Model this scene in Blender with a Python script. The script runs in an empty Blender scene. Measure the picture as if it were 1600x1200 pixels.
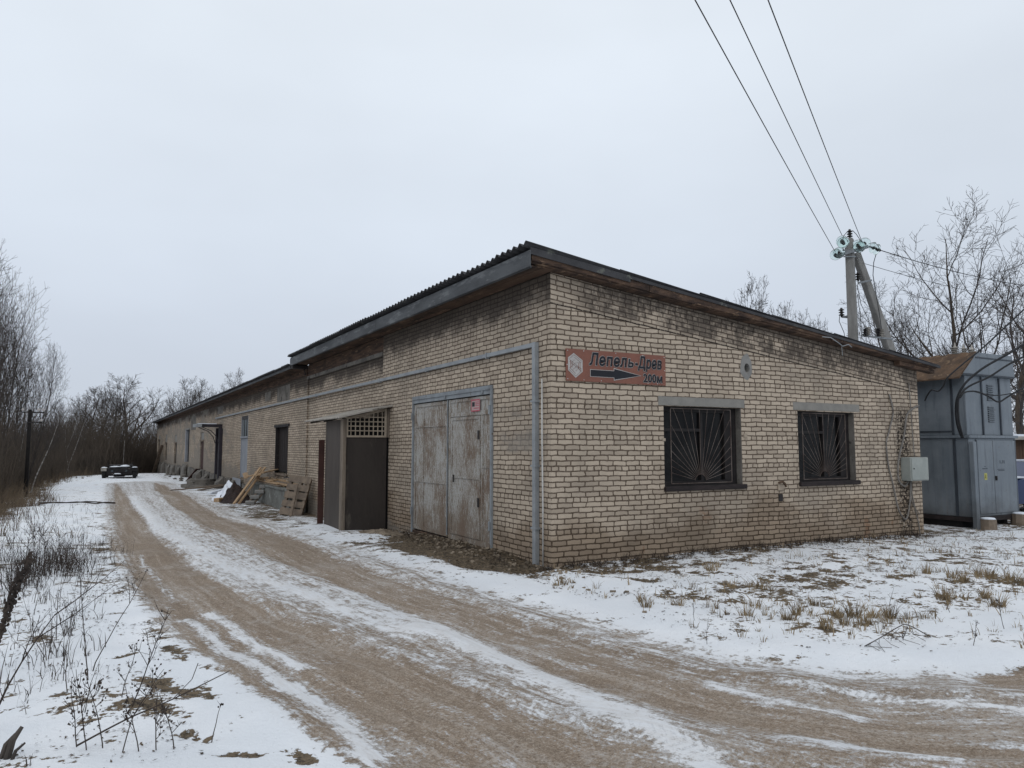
import bpy, bmesh, math, random
import numpy as np
from mathutils import Vector, Matrix, Euler

SC = bpy.context.scene
COL = SC.collection
R = math.radians

# ------------------------------------------------------------------ camera
F = 1140.0
PITCH = math.atan(97 / F)
YAW = R(29.03)
CAM = (-5.8686, -9.3594, 1.8)
cd = bpy.data.cameras.new('camera')
cam = bpy.data.objects.new('camera', cd)
COL.objects.link(cam)
cam.location = CAM
cam.rotation_euler = Euler((math.pi / 2 + PITCH, 0, -YAW), 'XYZ')
cd.sensor_fit = 'HORIZONTAL'
cd.sensor_width = 36
cd.lens = 36 * F / 1600
cd.clip_start = 0.05
cd.clip_end = 3000
SC.camera = cam
SC.render.resolution_x = 1024
SC.render.resolution_y = 768
SC.view_settings.view_transform = 'Standard'
SC.view_settings.look = 'None'
SC.view_settings.exposure = 0
SC.view_settings.gamma = 1
try:
    SC.cycles.max_bounces = 5
    SC.cycles.transparent_max_bounces = 4
except Exception:
    pass


# ------------------------------------------------------------------ node helper
class NT:
    def __init__(s, tree):
        s.t = tree
        s.n = tree.nodes
        s.l = tree.links

    def new(s, typ, **kw):
        n = s.n.new(typ)
        for k, v in kw.items():
            setattr(n, k, v)
        return n

    def put(s, sock, v):
        if isinstance(v, bpy.types.NodeSocket):
            s.l.new(v, sock)
        elif v is not None:
            if hasattr(sock, 'default_value'):
                try:
                    sock.default_value = v
                except Exception:
                    sock.default_value = (v[0], v[1], v[2], 1) if len(v) == 3 else v

    def m(s, op, a, b=None, c=None, clamp=False):
        n = s.new('ShaderNodeMath', operation=op, use_clamp=clamp)
        for i, v in enumerate((a, b, c)):
            if v is not None:
                s.put(n.inputs[i], v)
        return n.outputs[0]

    def add(s, a, b): return s.m('ADD', a, b)
    def sub(s, a, b): return s.m('SUBTRACT', a, b)
    def mul(s, a, b): return s.m('MULTIPLY', a, b)
    def mx(s, a, b): return s.m('MAXIMUM', a, b)
    def mn(s, a, b): return s.m('MINIMUM', a, b)

    def ss(s, v, lo, hi, a=0.0, b=1.0):
        n = s.new('ShaderNodeMapRange', interpolation_type='SMOOTHSTEP')
        for i, x in enumerate((v, lo, hi, a, b)):
            s.put(n.inputs[i], x)
        return n.outputs[0]

    def lin(s, v, lo, hi, a=0.0, b=1.0):
        n = s.new('ShaderNodeMapRange')
        for i, x in enumerate((v, lo, hi, a, b)):
            s.put(n.inputs[i], x)
        return n.outputs[0]

    def mix(s, f, a, b, mode='MIX'):
        n = s.new('ShaderNodeMix', data_type='RGBA', blend_type=mode)
        s.put(n.inputs[0], f)
        s.put(n.inputs[6], a)
        s.put(n.inputs[7], b)
        return n.outputs[2]

    def vec(s, x, y, z):
        n = s.new('ShaderNodeCombineXYZ')
        for i, v in enumerate((x, y, z)):
            s.put(n.inputs[i], v)
        return n.outputs[0]

    def sep(s, v):
        n = s.new('ShaderNodeSeparateXYZ')
        s.put(n.inputs[0], v)
        return n.outputs

    def vscale(s, v, sc):
        n = s.new('ShaderNodeVectorMath', operation='MULTIPLY')
        s.put(n.inputs[0], v)
        n.inputs[1].default_value = sc
        return n.outputs[0]

    def noise(s, v, scale, detail=3, rough=0.55, dim='3D', dist=0.0):
        n = s.new('ShaderNodeTexNoise', noise_dimensions=dim)
        s.put(n.inputs['Vector'], v)
        n.inputs['Scale'].default_value = scale
        n.inputs['Detail'].default_value = detail
        n.inputs['Roughness'].default_value = rough
        n.inputs['Distortion'].default_value = dist
        return n.outputs[0]

    def voro(s, v, scale, feature='F1'):
        n = s.new('ShaderNodeTexVoronoi', feature=feature)
        s.put(n.inputs['Vector'], v)
        n.inputs['Scale'].default_value = scale
        return n.outputs

    def obj(s):
        return s.new('ShaderNodeTexCoord').outputs['Object']

    def bump(s, h, strength, dist):
        n = s.new('ShaderNodeBump')
        n.inputs['Strength'].default_value = strength
        n.inputs['Distance'].default_value = dist
        s.put(n.inputs['Height'], h)
        return n.outputs[0]


def newmat(name):
    mt = bpy.data.materials.new(name)
    mt.use_nodes = True
    t = NT(mt.node_tree)
    b = mt.node_tree.nodes['Principled BSDF']
    return mt, t, b


# ------------------------------------------------------------------ world: overcast winter sky
SUN_EL, SUN_AZ = R(38), R(215)          # azimuth measured clockwise from +Y
w = bpy.data.worlds.new('World')
SC.world = w
w.use_nodes = True
t = NT(w.node_tree)
bg = w.node_tree.nodes['Background']
sky = t.new('ShaderNodeTexSky', sky_type='NISHITA')
sky.sun_disc = False
sky.sun_elevation = SUN_EL
sky.sun_rotation = SUN_AZ
tc = t.new('ShaderNodeTexCoord').outputs['Generated']
X, Y, Z = t.sep(tc)
el = t.m('ARCSINE', Z)
ramp = t.new('ShaderNodeValToRGB')
t.put(ramp.inputs[0], t.lin(el, 0.0, 1.2))
cr = ramp.color_ramp
cr.elements[0].position = 0.0
cr.elements[0].color = (0.485, 0.535, 0.615, 1)
cr.elements[1].position = 1.0
cr.elements[1].color = (0.80, 0.83, 0.86, 1)
for p, c in ((0.08, (0.505, 0.550, 0.630)), (0.22, (0.59, 0.645, 0.72)), (0.42, (0.67, 0.725, 0.79))):
    e = cr.elements.new(p)
    e.color = (*c, 1)
cl = t.noise(t.vscale(tc, (1, 1, 2.2)), 1.7, 4, 0.5)
cl2 = t.lin(cl, 0.3, 0.7, 0.93, 1.05)
clouds = t.mix(1.0, ramp.outputs[0], t.vec(cl2, cl2, cl2), 'MULTIPLY')
skyc = t.mix(1.0, clouds, t.vscale(sky.outputs[0], (0.006, 0.006, 0.006)), 'ADD')
t.put(bg.inputs[0], skyc)
bg.inputs[1].default_value = 1.12

sd = bpy.data.lights.new('sun', 'SUN')
sd.energy = 0.5
sd.angle = R(25)
sd.color = (1.0, 0.96, 0.9)
sun = bpy.data.objects.new('sun', sd)
COL.objects.link(sun)
dirv = Vector((math.sin(SUN_AZ) * math.cos(SUN_EL), math.cos(SUN_AZ) * math.cos(SUN_EL), math.sin(SUN_EL)))
sun.rotation_euler = dirv.to_track_quat('Z', 'Y').to_euler()
sun.location = (0, 0, 40)


# ------------------------------------------------------------------ object helpers
def tag(o, label=None, cat=None, group=None, kind=None):
    if label: o['label'] = label
    if cat: o['category'] = cat
    if group: o['group'] = group
    if kind: o['kind'] = kind
    return o


def empty(name, loc, rz=0.0, label=None, cat=None, group=None):
    o = bpy.data.objects.new(name, None)
    COL.objects.link(o)
    o.location = loc
    o.rotation_euler = (0, 0, rz)
    o.empty_display_size = 0.2
    return tag(o, label, cat, group)


class MB:
    """collects shapes into one mesh"""
    def __init__(s):
        s.v = []
        s.f = []

    def quad(s, a, b, c, d):
        i = len(s.v)
        s.v += [a, b, c, d]
        s.f.append((i, i + 1, i + 2, i + 3))

    def poly(s, pts):
        i = len(s.v)
        s.v += list(pts)
        s.f.append(tuple(range(i, i + len(pts))))

    def box(s, x0, x1, y0, y1, z0, z1, mat=None):
        i = len(s.v)
        p = [(x, y, z) for z in (z0, z1) for y in (y0, y1) for x in (x0, x1)]
        if mat is not None:
            p = [tuple(mat @ Vector(q)) for q in p]
        s.v += p
        for q in ((0, 2, 3, 1), (4, 5, 7, 6), (0, 1, 5, 4), (2, 6, 7, 3), (0, 4, 6, 2), (1, 3, 7, 5)):
            s.f.append(tuple(i + k for k in q))
        return s

    def bar(s, a, b, w, h=None, roll=0.0):
        """rectangular bar from a to b"""
        h = h or w
        a = Vector(a); b = Vector(b)
        d = b - a
        M = Matrix.Translation(a) @ d.to_track_quat('Z', 'Y').to_matrix().to_4x4() @ Matrix.Rotation(roll, 4, 'Z')
        return s.box(-w / 2, w / 2, -h / 2, h / 2, 0, d.length, M)

    def tube(s, pts, r, n=6, caps=True):
        pts = [Vector(p) for p in pts]
        rr = r if isinstance(r, (list, tuple)) else [r] * len(pts)
        base = len(s.v)
        for k, p in enumerate(pts):
            d = (pts[min(k + 1, len(pts) - 1)] - pts[max(k - 1, 0)])
            if d.length < 1e-9: d = Vector((0, 0, 1))
            q = d.to_track_quat('Z', 'Y')
            for j in range(n):
                a = 2 * math.pi * j / n
                s.v.append(tuple(p + q @ Vector((math.cos(a) * rr[k], math.sin(a) * rr[k], 0))))
        for k in range(len(pts) - 1):
            for j in range(n):
                a = base + k * n + j
                b = base + k * n + (j + 1) % n
                s.f.append((a, b, b + n, a + n))
        if caps:
            s.f.append(tuple(base + j for j in reversed(range(n))))
            s.f.append(tuple(base + (len(pts) - 1) * n + j for j in range(n)))
        return s

    def lathe(s, c, prof, n=16, axis=(0, 0, 1)):
        """profile [(r,h)] around axis from c"""
        q = Vector(axis).to_track_quat('Z', 'Y')
        c = Vector(c)
        base = len(s.v)
        for r, h in prof:
            for j in range(n):
                a = 2 * math.pi * j / n
                s.v.append(tuple(c + q @ Vector((math.cos(a) * r, math.sin(a) * r, h))))
        for k in range(len(prof) - 1):
            for j in range(n):
                a = base + k * n + j
                b = base + k * n + (j + 1) % n
                s.f.append((a, b, b + n, a + n))
        s.f.append(tuple(base + j for j in reversed(range(n))))
        s.f.append(tuple(base + (len(prof) - 1) * n + j for j in range(n)))
        return s

    def build(s, name, mat, parent=None, smooth=False, bevel=0.0):
        me = bpy.data.meshes.new(name)
        me.from_pydata([tuple(v) for v in s.v], [], s.f)
        me.update()
        if smooth:
            me.polygons.foreach_set('use_smooth', [True] * len(me.polygons))
        me.materials.append(mat)
        o = bpy.data.objects.new(name, me)
        COL.objects.link(o)
        if parent is not None:
            o.parent = parent
        if bevel > 0:
            b = o.modifiers.new('b', 'BEVEL')
            b.width = bevel
            b.segments = 1
            b.limit_method = 'ANGLE'
        return o


def copy_tree(o, parent=None):
    c = o.copy()
    COL.objects.link(c)
    if parent is not None:
        c.parent = parent
    for ch in list(o.children):
        copy_tree(ch, c)
    return c


def np_mesh(name, V, Q, mat, parent=None):
    """V (n,3), Q (m,4) arrays -> object"""
    me = bpy.data.meshes.new(name)
    me.vertices.add(len(V))
    me.vertices.foreach_set('co', np.asarray(V, dtype=np.float32).ravel())
    k = Q.shape[1]
    me.loops.add(Q.size)
    me.loops.foreach_set('vertex_index', Q.astype(np.int32).ravel())
    me.polygons.add(len(Q))
    me.polygons.foreach_set('loop_start', np.arange(0, Q.size, k, dtype=np.int32))
    me.polygons.foreach_set('loop_total', np.full(len(Q), k, dtype=np.int32))
    me.update(calc_edges=True)
    me.materials.append(mat)
    o = bpy.data.objects.new(name, me)
    COL.objects.link(o)
    if parent is not None:
        o.parent = parent
    return o


def segs_mesh(name, segs, mat, parent=None, n=3):
    """segs: rows p0(3) p1(3) r0 r1 -> open prisms"""
    S = np.asarray(segs, dtype=np.float64)
    p0, p1, r0, r1 = S[:, 0:3], S[:, 3:6], S[:, 6], S[:, 7]
    d = p1 - p0
    L = np.linalg.norm(d, axis=1, keepdims=True)
    d = d / np.maximum(L, 1e-9)
    ref = np.where(np.abs(d[:, 2:3]) > 0.9, np.array([[1.0, 0, 0]]), np.array([[0, 0, 1.0]]))
    a = np.cross(d, ref)
    a /= np.maximum(np.linalg.norm(a, axis=1, keepdims=True), 1e-9)
    b = np.cross(d, a)
    V = []
    for j in range(n):
        th = 2 * math.pi * j / n
        o = a * math.cos(th) + b * math.sin(th)
        V.append(p0 + o * r0[:, None])
    for j in range(n):
        th = 2 * math.pi * j / n
        o = a * math.cos(th) + b * math.sin(th)
        V.append(p1 + o * r1[:, None])
    V = np.stack(V, axis=1).reshape(-1, 3)
    m = len(S)
    base = (np.arange(m) * 2 * n)[:, None]
    Q = np.concatenate([np.concatenate([base + j, base + (j + 1) % n, base + n + (j + 1) % n, base + n + j], axis=1) for j in range(n)], axis=0)
    return np_mesh(name, V, Q, mat, parent)


# ------------------------------------------------------------------ materials
def mat_generic(name, c1, c2, scale=3.0, rough=0.85, stretch=(1, 1, 1), bump=0.3, bd=0.01, c3=None, t3=0.62, metallic=0.0, fine=40.0, spec=0.3):
    mt, t, b = newmat(name)
    o = t.vscale(t.obj(), stretch)
    n1 = t.noise(o, scale, 5, 0.6)
    n2 = t.noise(o, fine, 3, 0.6)
    f = t.ss(t.add(t.mul(n1, 0.75), t.mul(n2, 0.25)), 0.36, 0.64)
    c = t.mix(f, (*c1, 1), (*c2, 1))
    if c3 is not None:
        n3 = t.noise(o, scale * 1.7, 6, 0.7)
        c = t.mix(t.ss(n3, t3 - 0.04, t3 + 0.05), c, (*c3, 1))
    t.put(b.inputs['Base Color'], c)
    b.inputs['Roughness'].default_value = rough
    b.inputs['Metallic'].default_value = metallic
    b.inputs['Specular IOR Level'].default_value = spec
    if bump:
        t.put(b.inputs['Normal'], t.bump(t.add(n2, n1), bump, bd))
    return mt


def mat_brick(name, front):
    mt, t, b = newmat(name)
    X, Y, Z = t.sep(t.obj())
    u = t.add(X, Y)
    P3 = t.vec(u, 0.0, Z)
    wob = t.sub(t.noise(P3, 4.0, 3, 0.6), 0.5)
    wob2 = t.sub(t.noise(t.vec(u, 5.0, Z), 4.5, 3, 0.6), 0.5)
    long_w = t.sub(t.noise(t.vec(t.mul(u, 0.25), 9.0, Z), 1.0, 2, 0.5), 0.5)
    zz = t.add(Z, t.add(t.mul(wob, 0.040), t.mul(long_w, 0.07)))
    uu = t.add(u, t.mul(wob2, 0.075))
    if front:
        Ln = t.sub(t.add(3.99, t.mul(wob, 0.03)), t.mul(X, 0.1155))
        dline = t.sub(Z, Ln)
        above = t.m('GREATER_THAN', dline, 0.0)
        zz = t.add(t.mul(above, t.add(t.sub(zz, Ln), 4.0)), t.mul(t.sub(1.0, above), zz))
    else:
        Ln = None
    q = t.m('DIVIDE', t.add(zz, 0.02), 0.08)
    row = t.m('FLOOR', q)
    fz = t.m('FRACT', q)
    hdr = t.m('LESS_THAN', t.m('FRACT', t.m('DIVIDE', t.add(row, 0.5), 6.0)), 0.166)
    ln = t.sub(0.265, t.mul(hdr, 0.1325))
    rj = t.new('ShaderNodeTexWhiteNoise', noise_dimensions='1D')
    t.put(rj.inputs['W'], row)
    off = t.add(t.mul(t.m('FRACT', t.mul(row, 0.5)), 0.265), t.mul(rj.outputs[0], 0.05))
    p = t.m('DIVIDE', t.add(uu, off), ln)
    colm = t.m('FLOOR', p)
    fu = t.m('FRACT', p)
    wn = t.new('ShaderNodeTexWhiteNoise', noise_dimensions='2D')
    t.put(wn.inputs['Vector'], t.vec(colm, row, 0.0))
    rnd = wn.outputs[0]
    # distance (metres) from the brick's edge
    ez = t.mul(t.mn(fz, t.sub(1.0, fz)), 0.08)
    eu = t.mul(t.mn(fu, t.sub(1.0, fu)), ln)
    fine = t.noise(P3, 26.0, 3, 0.65)
    fine2 = t.noise(P3, 90.0, 3, 0.6)
    edge = t.mn(ez, eu)
    corner = t.m('DIVIDE', t.mul(ez, eu), t.add(t.add(ez, eu), 0.001))
    edge = t.add(t.mul(edge, 0.6), t.mul(corner, 0.7))
    edge = t.add(edge, t.mul(t.sub(fine, 0.5), 0.016))
    edge = t.sub(edge, t.mul(rnd, 0.0035))
    brick = t.ss(edge, 0.0072, 0.0112)
    # colours
    cA, cB = ((0.475, 0.396, 0.312), (0.365, 0.302, 0.238))
    bc = t.mix(t.ss(t.add(t.mul(rnd, 0.7), t.mul(t.noise(P3, 2.2, 3, 0.6), 0.3)), 0.2, 0.9), (*cA, 1), (*cB, 1))
    big = t.noise(P3, 0.55, 4, 0.6)
    bc = t.mix(t.ss(big, 0.46, 0.66, 0, 0.55), bc, (0.25, 0.215, 0.175, 1))
    med = t.noise(P3, 11.0, 4, 0.7)
    bc = t.mix(t.ss(med, 0.5, 0.75, 0, 0.35), bc, (0.25, 0.21, 0.175, 1))
    # orange iron stains
    irn = t.noise(t.vec(t.mul(u, 1.3), 3.0, t.mul(Z, 0.8)), 1.5, 4, 0.65)
    bc = t.mix(t.mul(t.ss(irn, 0.63, 0.72), t.ss(Z, 1.5, 0.4, 0, 0.55)), bc, (0.30, 0.15, 0.08, 1))
    mc = t.mix(t.ss(med, 0.35, 0.65), (0.090, 0.066, 0.048, 1), (0.150, 0.117, 0.090, 1))
    # some bricks lost their face
    if front:
        # the broken strip by the meter box and odd chipped places
        sx = t.sub(t.add(X, t.mul(t.sub(t.noise(P3, 2.5, 3, 0.6), 0.5), 0.5)), 8.62)
        strip = t.mul(t.ss(t.m('ABSOLUTE', sx), 0.30, 0.10), t.ss(Z, 2.75, 2.35))
        spn = t.noise(P3, 16.0, 4, 0.7)
        chip = t.mul(strip, t.ss(spn, 0.46, 0.56))
        under = t.mul(t.ss(dline, -0.02, 0.10), 1.0)
        sn = t.noise(t.vec(t.mul(u, 1.6), 1.0, t.mul(Z, 1.1)), 1.6, 5, 0.7)
        sn2 = t.noise(t.vec(t.mul(u, 2.0), 7.0, t.mul(Z, 1.6)), 5.0, 5, 0.75)
        soot = t.mul(under, t.ss(t.add(t.mul(sn, 0.6), t.mul(sn2, 0.4)), 0.40, 0.56, 0, 0.92))
        soot = t.mx(soot, t.mul(t.ss(t.add(dline, t.mul(t.sub(sn2, .5), 0.9)), 0.30, 0.42), 0.8))
        soot = t.mul(t.mul(soot, 0.85), t.ss(X, 0.15, 0.9))
        crack = t.mul(t.ss(t.m('ABSOLUTE', t.add(dline, 0.0)), 0.016, 0.004), t.ss(fine, 0.32, 0.5))
        missing = t.mul(t.ss(t.noise(t.vec(t.mul(u, 1.0), 5.0, t.mul(Z, 2.2)), 7.0, 5, 0.75), 0.60, 0.66), t.mul(t.ss(dline, 0.0, 0.15), t.ss(X, .3, 1.0)))
    else:
        chip = t.mul(t.ss(t.noise(P3, 5.0, 4, 0.7), 0.70, 0.74), 0.85)
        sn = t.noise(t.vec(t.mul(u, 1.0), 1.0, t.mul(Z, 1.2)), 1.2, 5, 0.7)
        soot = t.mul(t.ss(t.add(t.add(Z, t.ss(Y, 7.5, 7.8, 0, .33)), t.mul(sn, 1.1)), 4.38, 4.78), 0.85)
        # dirty cement skim, growing towards the far end
        pl = t.noise(t.vec(t.mul(u, 0.35), 4.0, Z), 1.1, 5, 0.65)
        far = t.ss(Y, 12.0, 50.0, 0.0, 0.16)
        low = t.ss(t.add(Z, t.ss(Y, 9.0, 22.0, 0.5, 0.0)), 1.25, 0.45, 0.0, 0.22)
        low = t.mul(low, t.ss(Y, 3.0, 12.0, 0.5, 1.0))
        plf = t.ss(t.add(pl, t.add(far, low)), 0.62, 0.74)
        crack = None
        missing = t.mul(rnd, 0.0)
    # lower damp zone
    damp = t.noise(t.vec(t.mul(u, 0.7), 2.0, Z), 0.9, 4, 0.6)
    dampf = t.mul(t.ss(t.add(Z, t.mul(t.sub(damp, .5), 3.2)), 1.0, 0.15), 0.9)
    c = t.mix(brick, mc, bc)
    c = t.mix(dampf, c, t.mix(0.8, c, (0.55, 0.49, 0.43, 1), 'MULTIPLY'))
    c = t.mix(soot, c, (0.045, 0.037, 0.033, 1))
    c = t.mix(t.mx(chip, missing), c, (0.035, 0.028, 0.024, 1))
    h = t.sub(brick, t.mul(t.mx(chip, missing), 1.4))
    if crack is not None:
        c = t.mix(crack, c, (0.03, 0.024, 0.02, 1))
        h = t.sub(h, t.mul(crack, 1.5))
    else:
        c = t.mix(t.mul(plf, 0.72), c, t.mix(t.ss(med, 0.3, 0.7), (0.185, 0.165, 0.143, 1), (0.26, 0.235, 0.205, 1)))
        h = t.mul(h, t.sub(1.0, t.mul(plf, 0.5)))
    sp = t.ss(fine2, 0.3, 0.7, 0.86, 1.1)
    c = t.mix(1.0, c, t.vec(sp, sp, sp), 'MULTIPLY')
    t.put(b.inputs['Base Color'], c)
    b.inputs['Roughness'].default_value = 0.93
    b.inputs['Specular IOR Level'].default_value = 0.15
    t.put(b.inputs['Normal'], t.bump(t.add(h, t.mul(fine2, 0.25)), 0.85, 0.014))
    return mt


def mat_ground():
    mt, t, b = newmat('snowy_ground')
    O = t.obj()
    ab = t.new('ShaderNodeAttribute', attribute_name='bare').outputs['Fac']
    at = t.new('ShaderNodeAttribute', attribute_name='track').outputs['Fac']
    stv = t.new('ShaderNodeAttribute', attribute_name='st').outputs['Vector']
    S, T, _ = t.sep(stv)
    warp = t.mul(t.sub(t.noise(O, 1.2, 2, 0.5), 0.5), 0.10)
    T2 = t.add(T, warp)
    n_big = t.noise(O, 0.9, 3, 0.55)
    n_mid = t.noise(O, 4.2, 5, 0.62)
    n_fine = t.noise(O, 19.0, 5, 0.68)
    n_gr = t.noise(O, 85.0, 4, 0.72)
    stk = t.noise(t.vec(t.mul(S, 0.16), t.mul(T, 4.5), 0.0), 1.0, 7, 0.74)
    n_grit = t.noise(O, 34.0, 3, 0.75)
    stk2 = t.noise(t.vec(t.mul(S, 3.2), t.mul(T2, 15.0), 3.0), 1.0, 5, 0.75)
    trd = None
    for t0 in (0.28, -0.15, -1.35, 1.42, -0.75):
        da = t.m('ABSOLUTE', t.sub(T2, t0))
        band = t.mul(t.ss(da, 0.105, 0.085), t.ss(n_big, 0.42, 0.55))
        pat = t.mul(band, t.m('GREATER_THAN', t.m('SINE', t.mul(t.add(S, t.mul(da, 0.7)), 6.2832 * 15)), 0.1))
        trd = pat if trd is None else t.mx(trd, pat)
    trd = t.mul(trd, t.ss(n_fine, 0.42, 0.55))
    # field: crisp-edged holes in the snow; track: streaky worn snow
    f_field = t.add(t.mul(t.sub(n_mid, 0.5), 0.95), t.add(t.mul(t.sub(n_fine, 0.5), 0.80), t.mul(t.sub(n_big, 0.5), 0.75)))
    f_track = t.add(t.mul(t.sub(stk, 0.5), 0.70), t.add(t.mul(t.sub(stk2, 0.5), 1.05), t.add(t.mul(t.sub(n_fine, 0.5), 0.75), t.add(t.mul(t.sub(n_mid, 0.5), 0.70), t.add(t.mul(t.sub(n_grit, 0.5), 0.6), t.mul(t.sub(n_gr, 0.5), 0.7))))))
    f = t.add(ab, t.add(t.mul(f_field, t.sub(1.0, at)), t.mul(f_track, at)))
    soft = t.add(0.02, t.mul(at, 0.17))
    f = t.add(f, t.mul(trd, 0.10))
    bare = t.ss(f, t.sub(0.5, soft), t.add(0.5, soft))
    # colours
    sn = t.mix(t.ss(n_big, 0.35, 0.65), (0.76, 0.79, 0.83, 1), (0.84, 0.86, 0.89, 1))
    sn = t.mix(t.ss(n_gr, 0.60, 0.78, 0, 0.30), sn, (0.45, 0.43, 0.41, 1))
    dirtysnow = t.mix(t.ss(stk2, 0.35, 0.65), (0.60, 0.61, 0.63, 1), (0.42, 0.38, 0.34, 1))
    sn = t.mix(t.mul(at, 0.42), sn, dirtysnow)
    dt = t.mix(t.ss(stk, 0.35, 0.66), (0.282, 0.214, 0.154, 1), (0.215, 0.163, 0.119, 1))
    dt = t.mix(t.ss(n_mid, 0.35, 0.7, 0, 0.6), dt, (0.30, 0.248, 0.198, 1))
    dt = t.mix(t.ss(stk2, 0.46, 0.66, 0, 0.5), dt, (0.15, 0.115, 0.085, 1))
    dt = t.mix(t.ss(t.add(t.mul(stk, .6), t.mul(n_grit, .4)), 0.50, 0.42, 0, 0.40), dt, (0.46, 0.43, 0.40, 1))
    dt = t.mix(t.ss(n_grit, 0.54, 0.66, 0, 0.65), dt, (0.135, 0.103, 0.077, 1))
    dt = t.mix(t.ss(n_grit, 0.42, 0.34, 0, 0.5), dt, (0.42, 0.365, 0.30, 1))
    dt = t.mix(t.mul(t.ss(n_big, 0.50, 0.62, 0, 0.45), t.ss(n_fine, 0.45, 0.62)), dt, (0.50, 0.48, 0.46, 1))
    dt = t.mix(t.ss(n_gr, 0.52, 0.66, 0, 0.75), dt, (0.46, 0.40, 0.34, 1))
    dt = t.mix(t.ss(n_gr, 0.46, 0.32, 0, 0.75), dt, (0.085, 0.066, 0.052, 1))
    litter = t.mix(t.ss(n_fine, 0.40, 0.60), (0.042, 0.034, 0.026, 1), (0.150, 0.113, 0.075, 1))
    litter = t.mix(t.ss(n_gr, 0.5, 0.66, 0, 0.7), litter, (0.24, 0.19, 0.125, 1))
    so = t.mix(t.ss(at, 0.15, 0.45), litter, dt)
    c = t.mix(bare, sn, so)
    t.put(b.inputs['Base Color'], c)
    t.put(b.inputs['Roughness'], t.ss(bare, 0, 1, 0.62, 0.9))
    b.inputs['Specular IOR Level'].default_value = 0.2
    hgt = t.add(t.mul(t.sub(1.0, bare), 1.0), t.add(t.mul(n_fine, 1.0), t.add(t.add(t.mul(n_grit, 0.8), t.mul(n_gr, 0.70)), t.sub(t.mul(t.mul(stk2, at), 0.7), t.mul(trd, 0.7)))))
    t.put(b.inputs['Normal'], t.bump(hgt, 0.65, 0.02))
    return mt


M = {}
M['brick_front'] = mat_brick('silicate_brick_front', True)
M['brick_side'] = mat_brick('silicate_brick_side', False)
M['ground'] = mat_ground()
M['concrete'] = mat_generic('concrete', (0.25, 0.245, 0.235), (0.19, 0.185, 0.175), 2.5, 0.9, bump=0.4, bd=0.006)
M['lintel'] = mat_generic('lintel_concrete', (0.235, 0.225, 0.205), (0.185, 0.178, 0.165), 4, 0.9, bump=0.3, bd=0.004)
M['old_concrete'] = mat_generic('old_concrete', (0.20, 0.185, 0.165), (0.10, 0.092, 0.082), 1.6, 0.95, bump=0.8, bd=0.03, c3=(0.05, 0.045, 0.04), t3=0.58)
M['dock'] = mat_generic('dock_concrete', (0.17, 0.175, 0.165), (0.105, 0.105, 0.095), 2.2, 0.95, bump=0.6, bd=0.012, c3=(0.26, 0.27, 0.26), t3=0.6)
M['slate'] = mat_generic('roof_slate', (0.060, 0.060, 0.064), (0.034, 0.034, 0.037), 2.0, 0.9, bump=0.3, bd=0.005, c3=(0.12, 0.125, 0.11), t3=0.64)
M['fascia'] = mat_generic('galvanised_fascia', (0.098, 0.104, 0.110), (0.050, 0.053, 0.058), 1.2, 0.7, (1, 0.6, 3.0), bump=0.3, bd=0.006, c3=(0.145, 0.152, 0.158), t3=0.57, metallic=0.1)
M['old_wood'] = mat_generic('eaves_wood', (0.110, 0.068, 0.046), (0.034, 0.023, 0.019), 1.5, 0.95, (2.5, 0.8, 9.0), bump=0.8, bd=0.01, c3=(0.19, 0.125, 0.080), t3=0.60)
M['board_dark'] = mat_generic('dark_board', (0.042, 0.035, 0.031), (0.029, 0.024, 0.022), 1.5, 0.75, (1, 1, 0.25), bump=0.1, bd=0.003, c3=(0.075, 0.065, 0.055), t3=0.6, fine=25)
M['board_grey'] = mat_generic('grey_board', (0.070, 0.058, 0.050), (0.046, 0.038, 0.033), 1.8, 0.7, (1, 1, 0.2), bump=0.1, bd=0.003, c3=(0.14, 0.10, 0.065), t3=0.64, fine=25)
M['shed_wood'] = mat_generic('shed_wood', (0.20, 0.165, 0.13), (0.11, 0.09, 0.072), 3, 0.85, (4, 4, 0.5), bump=0.3, bd=0.004)
M['slats'] = mat_generic('pale_slats', (0.36, 0.31, 0.25), (0.25, 0.21, 0.165), 4, 0.85, bump=0.1, bd=0.002)
M['asbestos'] = mat_generic('asbestos_sheet', (0.40, 0.375, 0.34), (0.25, 0.235, 0.21), 3, 0.9, bump=0.3, bd=0.004, c3=(0.13, 0.12, 0.10), t3=0.62)
M['zinc'] = mat_generic('zinc_duct', (0.30, 0.32, 0.335), (0.22, 0.235, 0.25), 3, 0.5, bump=0.05, bd=0.002, metallic=0.2, spec=0.4)
M['white_tube'] = mat_generic('white_conduit', (0.55, 0.54, 0.52), (0.42, 0.41, 0.39), 5, 0.5, bump=0)
M['gate_frame'] = mat_generic('gate_frame_paint', (0.25, 0.275, 0.295), (0.17, 0.18, 0.19), 3, 0.65, bump=0.2, bd=0.003, c3=(0.10, 0.07, 0.052), t3=0.66)
M['red_door'] = mat_generic('red_brown_paint', (0.060, 0.026, 0.020), (0.038, 0.017, 0.014), 2, 0.75, bump=0.15, bd=0.003)
M['brown_door'] = mat_generic('dark_brown_planks', (0.022, 0.015, 0.013), (0.010, 0.008, 0.007), 3, 0.8, (6, 6, 0.4), bump=0.6, bd=0.01, c3=(0.07, 0.06, 0.055), t3=0.68)
M['blue_glass'] = mat_generic('blue_grey_panes', (0.105, 0.125, 0.135), (0.06, 0.075, 0.08), 3, 0.35, bump=0)
M['grey_door'] = mat_generic('grey_door_paint', (0.26, 0.275, 0.30), (0.20, 0.21, 0.235), 2, 0.6, bump=0.1, bd=0.002)
M['purple'] = mat_generic('canopy_paint', (0.034, 0.030, 0.038), (0.021, 0.018, 0.023), 3, 0.7, bump=0.2, bd=0.004)
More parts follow.
